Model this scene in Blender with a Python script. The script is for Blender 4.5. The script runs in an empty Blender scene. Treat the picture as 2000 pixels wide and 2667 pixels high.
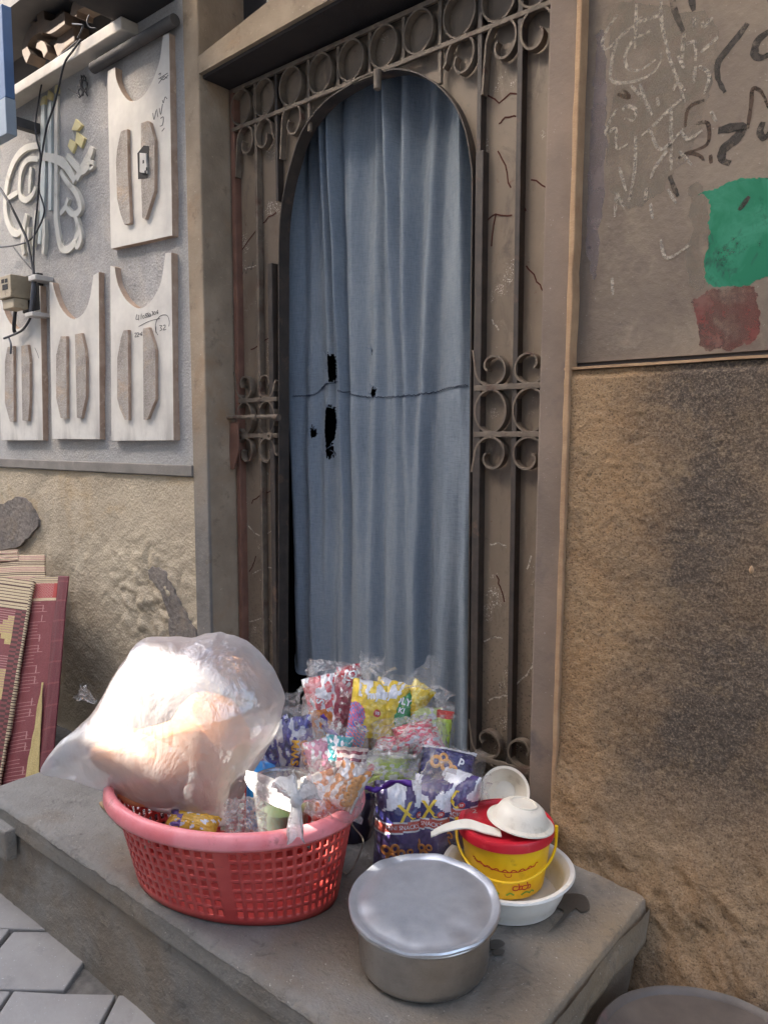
import bpy, bmesh, math, random
from mathutils import Vector, Matrix, noise, Euler
from mathutils.geometry import tessellate_polygon
random.seed(7)
R = math.radians
sc = bpy.context.scene
COL = sc.collection

# ------------------------------------------------------------------ camera
CH, PITCH, YAW = 1.08, 5.3842, 39.93
cam_d = bpy.data.cameras.new('camera'); cam = bpy.data.objects.new('camera', cam_d); COL.objects.link(cam)
cam.location = (0, 0, CH); cam.rotation_euler = (R(90 - PITCH), 0, R(YAW))
cam_d.sensor_fit = 'HORIZONTAL'; cam_d.sensor_width = 36; cam_d.lens = 36
cam_d.clip_start = .02; cam_d.clip_end = 300
sc.camera = cam
# ------------------------------------------------------------------ world, sun, exposure
SUN_AZ, SUN_EL = 212.0, 40.0          # direction towards the sun, degrees clockwise from +Y
world = bpy.data.worlds.new('World'); sc.world = world; world.use_nodes = True
nt = world.node_tree; nt.nodes.clear()
wo = nt.nodes.new('ShaderNodeOutputWorld'); bg = nt.nodes.new('ShaderNodeBackground'); sky = nt.nodes.new('ShaderNodeTexSky')
sky.sky_type = 'NISHITA'; sky.sun_disc = False; sky.sun_elevation = R(SUN_EL); sky.sun_rotation = R(SUN_AZ)
sky.dust_density = 6.0; sky.air_density = 1.0; sky.ozone_density = .7
bg.inputs['Strength'].default_value = .15
nt.links.new(sky.outputs[0], bg.inputs[0]); nt.links.new(bg.outputs[0], wo.inputs[0])
SDIR = Vector((math.sin(R(SUN_AZ)) * math.cos(R(SUN_EL)), math.cos(R(SUN_AZ)) * math.cos(R(SUN_EL)), math.sin(R(SUN_EL))))
sl = bpy.data.lights.new('sun', 'SUN'); sl.energy = 5.0; sl.angle = R(.6); sl.color = (1, .93, .83)
so = bpy.data.objects.new('sun', sl); COL.objects.link(so)
so.rotation_euler = SDIR.to_track_quat('Z', 'Y').to_euler(); so.location = (-4, -4, 9)
sc.view_settings.view_transform = 'Standard'; sc.view_settings.look = 'None'
sc.view_settings.exposure = 2.68; sc.view_settings.gamma = 1.0
sc.render.engine = 'CYCLES'
sc.cycles.max_bounces = 14; sc.cycles.transparent_max_bounces = 24; sc.cycles.diffuse_bounces = 5
sc.cycles.transmission_bounces = 8; sc.cycles.caustics_reflective = False; sc.cycles.caustics_refractive = False
sc.cycles.sample_clamp_indirect = 6.0
try:
    sc.cycles.use_denoising = True
except Exception: pass

# ------------------------------------------------------------------ pixel (of the 2000x2667 photograph) -> point on a plane of the place
_q = cam.rotation_euler.to_matrix()
CP = Vector((0, 0, CH)); RT, UP, FW = _q @ Vector((1, 0, 0)), _q @ Vector((0, 1, 0)), _q @ Vector((0, 0, -1))
def ray(px, py): return FW + RT * ((px - 1000) / 2000) - UP * ((py - 1333.5) / 2000)
def PY(px, py, y): d = ray(px, py); return CP + d * (y / d.y)
def PZ(px, py, z): d = ray(px, py); return CP + d * ((z - CH) / d.z)
def XZ(pts, y, k=1.0, ox=0, oy=0): return [(p.x, p.z) for p in (PY(ox + a / k, oy + b / k, y) for a, b in pts)]

# ------------------------------------------------------------------ object helpers
ORG = {}
def _own(o, parent):
    COL.objects.link(o)
    if parent: o.parent = parent
def thing(name, label, cat, loc=(0, 0, 0), group=None):
    o = bpy.data.objects.new(name, None); o.empty_display_size = .05; _own(o, None)
    o.location = loc; ORG[o.name] = Vector(loc); tag(o, label, cat, group); return o
def tag(o, label, cat, group=None):
    o['label'] = label; o['category'] = cat
    if group: o['group'] = group
    return o
def build(name, mb, mat, parent=None, smooth=False, bevel=0, subd=0, label=None, kind=None, loc=None):
    org = ORG[parent.name] if parent else Vector(loc or (0, 0, 0))
    me = bpy.data.meshes.new(name)
    me.from_pydata([tuple(Vector(v) - org) for v in mb.v], [], mb.f)
    if mb.mi: 
        for p, i in zip(me.polygons, mb.mi): p.material_index = i
    me.validate(); bm = bmesh.new(); bm.from_mesh(me); bmesh.ops.recalc_face_normals(bm, faces=bm.faces); bm.to_mesh(me); bm.free()
    for m in (mat if isinstance(mat, list) else [mat]): me.materials.append(m)
    if smooth:
        for p in me.polygons: p.use_smooth = True
    o = bpy.data.objects.new(name, me); _own(o, parent)
    if not parent: o.location = org
    ORG[o.name] = org.copy()
    if bevel:
        b = o.modifiers.new('bevel', 'BEVEL'); b.width = bevel; b.segments = 2; b.limit_method = 'ANGLE'; b.angle_limit = R(40)
    if subd:
        s = o.modifiers.new('sub', 'SUBSURF'); s.levels = s.render_levels = subd
    if smooth == 'auto':
        try: me.set_sharp_from_angle(angle=R(38))
        except Exception: pass
    if label: o['label'] = label
    if kind: o['kind'] = kind
    return o
def copy_part(o, parent, off):
    c = o.copy(); COL.objects.link(c); c.parent = parent; c.location = o.location + Vector(off); ORG[c.name] = ORG[o.name] + Vector(off); return c

class MB:
    def __init__(s): s.v = []; s.f = []; s.mi = []
    def add(s, vs, fs):
        n = len(s.v); s.v += [Vector(v) for v in vs]; s.f += [tuple(i + n for i in f) for f in fs]; return s
    def box(s, x0, x1, y0, y1, z0, z1):
        return s.add([(x, y, z) for z in (z0, z1) for y in (y0, y1) for x in (x0, x1)],
                     [(0, 2, 3, 1), (4, 5, 7, 6), (0, 1, 5, 4), (2, 6, 7, 3), (0, 4, 6, 2), (1, 3, 7, 5)])
    def prism(s, poly, y0, y1):              # poly of (x,z), extruded in y
        n = len(poly); vs = [(x, y0, z) for x, z in poly] + [(x, y1, z) for x, z in poly]
        fs = [tuple(t) for t in tessellate_polygon([[Vector((x, z, 0)) for x, z in poly]])]
        fs2 = fs + [tuple(i + n for i in t) for t in fs] + [(i, (i + 1) % n, (i + 1) % n + n, i + n) for i in range(n)]
        return s.add(vs, fs2)
    def tube(s, path, r, n=8, close=False):
        P = [Vector(p) for p in path]; m = len(P); rr = r if isinstance(r, (list, tuple)) else [r] * m
        t0 = (P[1] - P[0]).normalized(); a = Vector((0, 0, 1)) if abs(t0.z) < .9 else Vector((1, 0, 0))
        nrm = t0.cross(a).normalized(); vs = []
        for i in range(m):
            t = (P[min(i + 1, m - 1)] - P[max(i - 1, 0)]).normalized()
            nrm = (nrm - t * nrm.dot(t)).normalized(); b = t.cross(nrm)
            vs += [P[i] + (nrm * math.cos(k * 2 * math.pi / n) + b * math.sin(k * 2 * math.pi / n)) * rr[i] for k in range(n)]
        fs = [(i * n + k, i * n + (k + 1) % n, (i + 1) * n + (k + 1) % n, (i + 1) * n + k) for i in range(m - 1) for k in range(n)]
        fs += [tuple(range(n))[::-1], tuple((m - 1) * n + k for k in range(n))]
        return s.add(vs, fs)
    def strip(s, path, th, y0, y1, close=False):   # flat bar: path in (x,z), thickness th in plane, depth y0..y1
        m = len(path); vs = []; w = th if isinstance(th, (list, tuple)) else [th] * m
        for i in range(m):
            a = path[(i - 1) % m] if close else path[max(i - 1, 0)]; b = path[(i + 1) % m] if close else path[min(i + 1, m - 1)]
            d = Vector((b[0] - a[0], b[1] - a[1])); d.normalize(); nx, nz = -d.y * w[i] / 2, d.x * w[i] / 2
            x, z = path[i]
            vs += [(x + nx, y0, z + nz), (x - nx, y0, z - nz), (x - nx, y1, z - nz), (x + nx, y1, z + nz)]
        fs = []
        for i in range(m if close else m - 1):
            j = (i + 1) % m
            fs += [(i * 4 + k, i * 4 + (k + 1) % 4, j * 4 + (k + 1) % 4, j * 4 + k) for k in range(4)]
        if not close: fs += [(0, 1, 2, 3), ((m - 1) * 4 + 3, (m - 1) * 4 + 2, (m - 1) * 4 + 1, (m - 1) * 4)]
        return s.add(vs, fs)
    def lathe(s, prof, c, n=64, sx=1, sy=1, M=None, close=False):
        m = len(prof); c = Vector(c); vs = []
        for r, z in prof:
            for k in range(n):
                t = k * 2 * math.pi / n; p = Vector((r * sx * math.cos(t), r * sy * math.sin(t), z))
                vs.append(c + (M @ p if M else p))
        fs = [(i * n + k, i * n + (k + 1) % n, (i + 1) * n + (k + 1) % n, (i + 1) * n + k) for i in range(m - 1) for k in range(n)]
        if prof[0][0] > 1e-6 and not close and prof[0][0] < .0021: fs.append(tuple(range(n)))
        if prof[-1][0] > 1e-6 and not close and prof[-1][0] < .0021: fs.append(tuple((m - 1) * n + k for k in range(n)))
        if close: fs += [((m - 1) * n + k, (m - 1) * n + (k + 1) % n, (k + 1) % n, k) for k in range(n)]
        return s.add(vs, fs)
    def grid(s, fn, nu, nv, keep=None, wrap=False):
        vs = [fn(i / nu, j / nv) for j in range(nv + 1) for i in range(nu + 1)]
        fs = [(j * (nu + 1) + i, j * (nu + 1) + i + 1, (j + 1) * (nu + 1) + i + 1, (j + 1) * (nu + 1) + i)
              for j in range(nv) for i in range(nu) if keep is None or keep((i + .5) / nu, (j + .5) / nv)]
        return s.add(vs, fs)

def smooth_path(pts, n=6, close=False):       # Catmull-Rom
    out = []; m = len(pts); V = [Vector(p) for p in pts]
    for i in range(m if close else m - 1):
        p0 = V[(i - 1) % m] if close or i > 0 else V[0]; p1 = V[i]; p2 = V[(i + 1) % m]; p3 = V[(i + 2) % m] if close or i + 2 < m else V[-1]
        for k in range(n):
            t = k / n
            out.append(.5 * ((2 * p1) + (p2 - p0) * t + (2 * p0 - 5 * p1 + 4 * p2 - p3) * t * t + (3 * p1 - p0 - 3 * p2 + p3) * t ** 3))
    if not close: out.append(V[-1])
    return out
def sp2(pts, n=6, close=False): return [(p.x, p.y) for p in smooth_path([(a, b, 0) for a, b in pts], n, close)]
def fbm(p, o=4): return noise.fractal(Vector(p), 1.0, 2.0, o)
def inside(poly, x, y):
    c = False; n = len(poly)
    for i in range(n):
        x1, y1 = poly[i]; x2, y2 = poly[i - 1]
        if (y1 > y) != (y2 > y) and x < (x2 - x1) * (y - y1) / (y2 - y1) + x1: c = not c
    return c

# ------------------------------------------------------------------ material helpers
def srgb(r, g, b):
    f = lambda c: c / 12.92 if c <= .04045 else ((c + .055) / 1.055) ** 2.4
    return (f(r / 255), f(g / 255), f(b / 255), 1)
def grey(v): return (v, v, v, 1)
class NT:
    def __init__(s, name):
        s.m = bpy.data.materials.new(name); s.m.use_nodes = True; s.t = s.m.node_tree; s.t.nodes.clear()
        s.out = s.n('ShaderNodeOutputMaterial'); s.tc = s.n('ShaderNodeTexCoord'); s.co = s.tc.outputs['Object']; s.pos = s.n('ShaderNodeNewGeometry').outputs['Position']
    def n(s, t, **k):
        x = s.t.nodes.new(t)
        for a, b in k.items(): setattr(x, a, b)
        return x
    def l(s, a, b): s.t.links.new(a, b)
    def map(s, scale=(1, 1, 1), rot=(0, 0, 0), loc=(0, 0, 0), src=None):
        m = s.n('ShaderNodeMapping'); s.l(src or s.co, m.inputs[0]); m.inputs['Scale'].default_value = scale; m.inputs['Rotation'].default_value = rot; m.inputs['Location'].default_value = loc
        return m.outputs[0]
    def noise(s, scale, det=6, rough=.6, dist=0, co=None):
        x = s.n('ShaderNodeTexNoise'); s.l(co or s.co, x.inputs['Vector']); x.inputs['Scale'].default_value = scale; x.inputs['Detail'].default_value = det
        x.inputs['Roughness'].default_value = rough; x.inputs['Distortion'].default_value = dist; return x.outputs['Fac']
    def vor(s, scale, feat='F1', co=None, out='Distance'):
        x = s.n('ShaderNodeTexVoronoi', feature=feat); s.l(co or s.co, x.inputs['Vector']); x.inputs['Scale'].default_value = scale; return x.outputs[out]
    def ramp(s, f, a, b, ca=0., cb=1.):
        x = s.n('ShaderNodeMapRange'); x.clamp = True; s.l(f, x.inputs['Value']); x.inputs['From Min'].default_value = a; x.inputs['From Max'].default_value = b
        x.inputs['To Min'].default_value = ca; x.inputs['To Max'].default_value = cb; return x.outputs[0]
    def mix(s, f, a, b, mode='MIX'):
        x = s.n('ShaderNodeMix', data_type='RGBA', blend_type=mode)
        (s.l(f, x.inputs[0]) if hasattr(f, 'links') else setattr(x.inputs[0], 'default_value', f))
        for v, i in ((a, 6), (b, 7)):
            (s.l(v, x.inputs[i]) if hasattr(v, 'links') else setattr(x.inputs[i], 'default_value', v))
        return x.outputs[2]
    def math(s, op, a, b=0.):
        x = s.n('ShaderNodeMath', operation=op)
        for v, i in ((a, 0), (b, 1)):
            (s.l(v, x.inputs[i]) if hasattr(v, 'links') else setattr(x.inputs[i], 'default_value', v))
        return x.outputs[0]
    def bump(s, h, strength=.5, dist=.01, nrm=None):
        x = s.n('ShaderNodeBump'); s.l(h, x.inputs['Height']); x.inputs['Strength'].default_value = strength; x.inputs['Distance'].default_value = dist
        if nrm: s.l(nrm, x.inputs['Normal'])
        return x.outputs[0]
    def pbsdf(s, col, rough=.8, metal=0., bump=None, spec=.5, out=True, **k):
        p = s.n('ShaderNodeBsdfPrincipled')
        for v, i in ((col, 'Base Color'), (rough, 'Roughness'), (metal, 'Metallic')):
            (s.l(v, p.inputs[i]) if hasattr(v, 'links') else setattr(p.inputs[i], 'default_value', v))
        p.inputs['Specular IOR Level'].default_value = spec
        for a, b in k.items(): p.inputs[a.replace('_', ' ')].default_value = b
        if bump: s.l(bump, p.inputs['Normal'])
        if out: s.l(p.outputs[0], s.out.inputs[0])
        return p.outputs[0]

def plain(name, c1, c2=None, scale=8, rough=.6, metal=0, bump=.15, bscale=80, c3=None, s3=3, lo3=.58, hi3=.68, spec=.5, speck=None, sscale=120, slo=.68, bdist=.004):
    m = NT(name); c2 = c2 or tuple(x * .8 for x in c1[:3]) + (1,)
    c = m.mix(m.ramp(m.noise(scale), .35, .65), c1, c2)
    if c3: c = m.mix(m.ramp(m.noise(s3, 8, .65), lo3, hi3), c, c3)
    if speck: c = m.mix(m.ramp(m.noise(sscale, 3, .6), slo, slo + .06), c, speck)
    b = m.bump(m.noise(bscale, 5), bump, bdist)
    m.pbsdf(c, rough, metal, b, spec); return m.m
def rough_wall(name, base, dark, light, warm, gscale=140, bump=.9, patch=1.6, warmlo=.5, warmhi=.62, bdist=.006, streak=True):
    m = NT(name)
    c = m.mix(m.ramp(m.noise(patch, 7, .62, .4), .4, .62), base, dark)
    c = m.mix(m.ramp(m.noise(patch * 1.7, 8, .66, .8, m.map(loc=(3, 5, 9))), warmlo, warmhi), c, warm)
    if streak: c = m.mix(m.ramp(m.noise(5, 5, .6, 0, m.map((1, 1, .12))), .55, .75, 0, .5), c, light)
    g = m.noise(gscale, 4, .7); v = m.vor(gscale * .55)
    c = m.mix(m.ramp(g, .45, .75, 0, .65), c, light); c = m.mix(m.ramp(g, .44, .28, 0, .75), c, dark)
    h = m.math('ADD', g, m.math('MULTIPLY', v, .7)); h = m.math('ADD', h, m.math('MULTIPLY', m.noise(gscale * .18, 5), 1.6))
    m.pbsdf(c, .93, 0, m.bump(h, bump, bdist), .25); return m.m
def ink(name, col, cover=.62, scale=60, rough=.85, soft=.08):   # chalk / paint dragged over a rough surface, with worn gaps
    m = NT(name); p = m.pbsdf(col, rough, 0, None, .2, False); t = m.n('ShaderNodeBsdfTransparent'); x = m.n('ShaderNodeMixShader')
    m.l(m.ramp(m.noise(scale, 6, .7), cover - soft, cover + soft), x.inputs[0]); m.l(p, x.inputs[1]); m.l(t.outputs[0], x.inputs[2]); m.l(x.outputs[0], m.out.inputs[0]); return m.m
def inkv(name, c1, c2, c3, cover, scale):
    m = NT(name); c = m.mix(m.ramp(m.noise(9, 7, .65, .6), .42, .62), c1, c2); c = m.mix(m.ramp(m.noise(12, 8, .7, 1.2, m.map((1, 1, .5), (0, .5, 0), (3, 1, 2))), .57, .66), c, c3)
    p = m.pbsdf(c, .65, 0, None, .3, False); t = m.n('ShaderNodeBsdfTransparent'); x = m.n('ShaderNodeMixShader')
    m.l(m.ramp(m.noise(scale, 9, .75), cover - .07, cover + .12), x.inputs[0]); m.l(p, x.inputs[1]); m.l(t.outputs[0], x.inputs[2]); m.l(x.outputs[0], m.out.inputs[0]); return m.m
def clear_film(name, tint=(1, 1, 1, 1), milky=.06, gloss=.22, rough=.06, bsc=45, bst=.6, edge=.5, milkcol=grey(.85), rdk=4.0, fk=.6):
    m = NT(name); fac = m.n('ShaderNodeLayerWeight'); fac.inputs['Blend'].default_value = .35
    nz = m.noise(bsc, 5, .6, 1.2); rd = m.math('ABSOLUTE', m.math('SUBTRACT', m.noise(bsc * .6, 4, .55, .8, m.map((1, 1, .7), (.3, .5, .2))), .5)); b = m.bump(m.math('ADD', nz, m.math('MULTIPLY', rd, rdk)), bst, .01)
    tr = m.n('ShaderNodeBsdfTransparent'); tr.inputs[0].default_value = tint
    gl = m.n('ShaderNodeBsdfGlossy'); gl.inputs['Roughness'].default_value = rough; m.l(b, gl.inputs['Normal'])
    di = m.n('ShaderNodeBsdfDiffuse'); di.inputs[0].default_value = milkcol; ts = m.n('ShaderNodeBsdfTranslucent'); ts.inputs[0].default_value = milkcol
    m.l(b, di.inputs['Normal'])
    dd = m.n('ShaderNodeMixShader'); dd.inputs[0].default_value = .5; m.l(di.outputs[0], dd.inputs[1]); m.l(ts.outputs[0], dd.inputs[2])
    x1 = m.n('ShaderNodeMixShader'); m.l(m.math('ADD', m.math('MULTIPLY', fac.outputs['Facing'], edge), milky), x1.inputs[0]); m.l(tr.outputs[0], x1.inputs[1]); m.l(dd.outputs[0], x1.inputs[2])
    x2 = m.n('ShaderNodeMixShader'); m.l(m.math('ADD', m.math('MULTIPLY', fac.outputs['Fresnel'], fk), gloss), x2.inputs[0]); m.l(x1.outputs[0], x2.inputs[1]); m.l(gl.outputs[0], x2.inputs[2])
    m.l(x2.outputs[0], m.out.inputs[0]); return m.m
def plastic(name, c, c2=None, rough=.35, dirt=None, bump=.05, trans=0):
    m = NT(name); col = m.mix(m.ramp(m.noise(14), .4, .65), c, c2 or tuple(x * .86 for x in c[:3]) + (1,))
    if dirt: col = m.mix(m.ramp(m.noise(22, 8, .7), .58, .72, 0, .8), col, dirt)
    m.pbsdf(col, m.ramp(m.noise(30), .3, .7, rough * .8, rough * 1.3), 0, m.bump(m.noise(60), bump, .003), .5); return m.m

# ------------------------------------------------------------------ materials
M = {}
M['render_up'] = rough_wall('grey_render', srgb(174, 172, 168), srgb(152, 150, 147), srgb(198, 198, 199), srgb(176, 171, 163), 170, .7, 1.2, bdist=.004)
M['render_low'] = rough_wall('sandy_render', srgb(190, 175, 150), srgb(170, 155, 132), srgb(212, 200, 178), srgb(178, 150, 108), 150, .6, 1.3, .54, .70)
M['cement_grey'] = plain('grey_cement', srgb(140, 134, 126), srgb(118, 113, 106), 6, .9, 0, .3, 90, srgb(158, 152, 143), 4, speck=srgb(185, 180, 170), sscale=160)
M['cement_patch'] = rough_wall('dark_cement_patch', srgb(132, 123, 114), srgb(104, 97, 92), srgb(158, 149, 139), srgb(134, 122, 108), 70, .8, 5, streak=False)
def _jl():
    m = NT('ochre_jamb'); sep = m.n('ShaderNodeSeparateXYZ'); m.l(m.pos, sep.inputs[0])
    c = m.mix(m.ramp(m.noise(5, 7), .35, .65), srgb(170, 153, 131), srgb(142, 127, 108)); c = m.mix(m.ramp(m.noise(3, 8, .65, .5), .52, .66, 0, .8), c, srgb(154, 126, 97))
    gz = m.ramp(m.math('ADD', sep.outputs[2], m.math('MULTIPLY', m.noise(4, 7), .8)), 1.7, 1.1); gy = m.ramp(sep.outputs[1], WYJ + .004, WYJ - .004)
    c = m.mix(m.math('MULTIPLY', gz, gy), c, m.mix(m.ramp(m.noise(8, 6), .4, .6), srgb(134, 129, 122), srgb(116, 111, 105)))
    c = m.mix(m.ramp(m.noise(14, 8, .7), .58, .7, 0, .6), c, srgb(112, 98, 82)); c = m.mix(m.ramp(m.noise(110, 3), .68, .74), c, srgb(196, 180, 156))
    m.pbsdf(c, .9, 0, m.bump(m.math('ADD', m.noise(70, 5), m.math('MULTIPLY', m.noise(12, 5), 2)), .4, .006), .3); return m.m
WYJ = 1.80; M['jamb_left'] = _jl()
M['lintel'] = plain('beige_lintel', srgb(172, 150, 122), srgb(146, 126, 104), 3, .9, 0, .25, 60, srgb(128, 108, 88), 4)
M['soffit'] = plain('shade_dark_soffit', srgb(62, 56, 54), srgb(46, 42, 42), 4, .95)  # shade under the lintel put into a near-black base colour
M['jamb_right'] = plain('brown_grey_jamb', srgb(136, 119, 104), srgb(116, 102, 90), 4, .85, 0, .3, 80, srgb(98, 88, 84), 2.4, speck=srgb(178, 168, 158), sscale=170, slo=.7)
M['ridge'] = plain('tan_edge', srgb(178, 147, 112), srgb(158, 126, 95), 20, .9, 0, .5, 120)
def _pr():
    m = NT('stained_plaster')
    c = m.mix(m.ramp(m.noise(2.6, 8, .62, .5), .36, .62), srgb(130, 117, 101), srgb(110, 98, 87)); c = m.mix(m.ramp(m.noise(4, 9, .7, .8, m.map((1, 1, .45), (0, 0, 0), (5, 2, 1))), .5, .68, 0, .85), c, srgb(98, 86, 77))
    c = m.mix(m.ramp(m.noise(7, 9, .72, .6, m.map(loc=(1, 8, 3))), .57, .7, 0, .7), c, srgb(146, 132, 114)); c = m.mix(m.ramp(m.noise(11, 8, .7, 1.0, m.map(loc=(7, 8, 3))), .62, .72, 0, .6), c, srgb(96, 70, 60))
    c = m.mix(m.ramp(m.noise(120, 4, .7), .66, .72, 0, .8), c, srgb(164, 154, 140)); c = m.mix(m.ramp(m.noise(70, 5, .7, 0, m.map(loc=(2, 2, 2))), .68, .74, 0, .8), c, srgb(78, 68, 62))
    m.pbsdf(c, m.ramp(m.noise(6), .35, .65, .6, .85), 0, m.bump(m.math('ADD', m.noise(60, 5), m.math('MULTIPLY', m.noise(8, 6), 2.5)), .35, .006), .35); return m.m
def _rw():
    m = NT('dark_rough_render')
    base, dark, light, warm = srgb(97, 84, 72), srgb(66, 57, 50), srgb(154, 135, 112), srgb(158, 124, 86)
    sep = m.n('ShaderNodeSeparateXYZ'); m.l(m.pos, sep.inputs[0])
    e = m.math('ADD', sep.outputs[0], m.math('MULTIPLY', m.noise(3.0, 8, .62, .5), .42))
    w = m.ramp(m.math('ADD', e, m.math('MULTIPLY', m.noise(26, 6, .7), .14)), -.31, -.51); w2 = m.ramp(sep.outputs[2], .34, .08); w3 = m.ramp(m.noise(2.1, 8, .62, .6, m.map(loc=(4, 1, 2))), .52, .6)
    wf = m.math('MAXIMUM', w, m.math('MULTIPLY', m.math('MAXIMUM', w2, .0), .75)); wf = m.math('MAXIMUM', wf, m.math('MULTIPLY', w3, .25))
    c = m.mix(m.ramp(m.noise(3, 7), .38, .62), base, srgb(84, 74, 65)); c = m.mix(wf, c, m.mix(m.ramp(m.noise(7, 6), .35, .65), warm, srgb(164, 136, 102)))
    c = m.mix(m.ramp(m.noise(2.6, 9, .7, .5, m.map(loc=(9, 2, 5))), .55, .75, 0, .6), c, srgb(92, 80, 70))
    g = m.noise(190, 5, .75)
    c = m.mix(m.ramp(m.noise(16, 8, .75, .6), .52, .72, 0, .5), c, srgb(82, 72, 64)); c = m.mix(m.ramp(m.noise(13, 8, .75, .6, m.map(loc=(6, 3, 1))), .54, .72, 0, .55), c, srgb(164, 138, 102))
    c = m.mix(m.ramp(g, .5, .66, 0, .8), c, light); c = m.mix(m.ramp(g, .48, .34, 0, .85), c, dark)
    h = m.math('ADD', g, m.math('MULTIPLY', m.noise(60, 5), 1.0))
    m.pbsdf(c, .9, 0, m.bump(h, .8, .005), .35); return m.m
M['panel_right'] = _pr(); M['rough_right'] = _rw()
def _sheet():
    m = NT('brown_painted_sheet')
    c = m.mix(m.ramp(m.noise(2.5, 7), .35, .65), srgb(134, 119, 101), srgb(112, 99, 85))
    c = m.mix(m.ramp(m.noise(6, 8, .7, .6, m.map((1, 1, .35))), .56, .72, 0, .7), c, srgb(104, 86, 70))
    sep = m.n('ShaderNodeSeparateXYZ'); m.l(m.pos, sep.inputs[0])
    c = m.mix(m.ramp(m.noise(11, 9, .75, .9, m.map((1, 1, .5), (0, 0, 0), (3, 9, 1))), .55, .66, 0, .75), c, srgb(90, 78, 68)); c = m.mix(m.ramp(m.noise(15, 9, .75, .9, m.map((1, 1, .3), (0, 0, 0), (9, 2, 1))), .58, .68, 0, .7), c, srgb(158, 144, 124)); c = m.mix(m.ramp(m.noise(20, 9, .75, .5, m.map(loc=(1, 1, 7))), .64, .7, 0, .8), c, srgb(106, 70, 54))
    low = m.ramp(sep.outputs[2], .75, .1)
    c = m.mix(m.math('MULTIPLY', m.ramp(m.noise(120, 5, .7), .56, .62), low), c, srgb(52, 46, 42))
    cl = m.math('MULTIPLY', m.ramp(m.noise(9, 5), .58, .66), m.ramp(m.noise(260, 2, .5), .58, .64))
    c = m.mix(cl, c, srgb(214, 206, 192))
    c = m.mix(m.ramp(m.noise(45, 6, .7), .66, .72, 0, .8), c, srgb(92, 58, 44))
    m.pbsdf(c, m.ramp(m.noise(8), .3, .7, .42, .62), .0, m.bump(m.noise(30, 5), .15, .004), .5); return m.m
M['sheet'] = _sheet()
M['iron'] = plain('brown_grey_iron', srgb(122, 109, 94), srgb(92, 82, 71), 18, .6, 0, .5, 120, srgb(84, 60, 48), 14, .54, .68, speck=srgb(190, 182, 170), sscale=160, slo=.7)
M['iron_dark'] = plain('dark_iron', srgb(72, 63, 56), srgb(54, 48, 44), 20, .55, 0, .3, 120, srgb(104, 82, 66), 9)
M['rust_red'] = plain('red_brown_primer', srgb(128, 92, 76), srgb(104, 74, 62), 12, .7, 0, .3, 90)
M['crack'] = ink('rust_crack', srgb(74, 38, 30), .66, 90)
M['scratch'] = ink('pale_scratch', srgb(196, 186, 170), .54, 160)
def _cloth():
    m = NT('blue_grey_cotton')
    c = m.mix(m.ramp(m.noise(3.2, 6, .6, .3, m.map((1, 1, .3))), .38, .64), srgb(120, 132, 145), srgb(138, 148, 157))
    c = m.mix(m.ramp(m.noise(1.3, 5), .5, .66, 0, .55), c, srgb(112, 126, 141))
    wv = m.noise(420, 3, .6, 0, m.map((1, 1, .08))); wh = m.noise(420, 3, .6, 0, m.map((.08, .08, 1)))
    w = m.math('ADD', wv, wh)
    c = m.mix(m.ramp(w, .85, 1.2, 0, .22), c, srgb(168, 174, 180)); c = m.mix(m.ramp(w, 1.0, .75, 0, .2), c, srgb(84, 95, 110)); c = m.mix(m.ramp(m.noise(40, 8, .75, .4, m.map((1, 1, .3))), .56, .7, 0, .3), c, srgb(92, 102, 116))
    c = m.mix(m.ramp(m.noise(90, 4), .66, .76, 0, .25), c, srgb(78, 86, 100))
    h = m.math('ADD', w, m.math('MULTIPLY', m.noise(14, 4, .5, .5, m.map((1, 1, .4))), 3))
    p = m.pbsdf(c, .95, 0, m.bump(h, .35, .004), .1, False)
    ts = m.n('ShaderNodeBsdfTranslucent'); m.l(c, ts.inputs[0]); x = m.n('ShaderNodeMixShader'); x.inputs[0].default_value = .12
    m.l(p, x.inputs[1]); m.l(ts.outputs[0], x.inputs[2]); m.l(x.outputs[0], m.out.inputs[0]); return m.m
M['curtain'] = _cloth()
M['thread'] = plain('dark_thread', srgb(52, 62, 80), None, 30, .95)
M['thread_pale'] = plain('frayed_thread', srgb(124, 138, 156), None, 30, .95)
M['dark_room'] = plain('dark_room', srgb(40, 38, 40), srgb(30, 29, 32), 3, .95)
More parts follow.
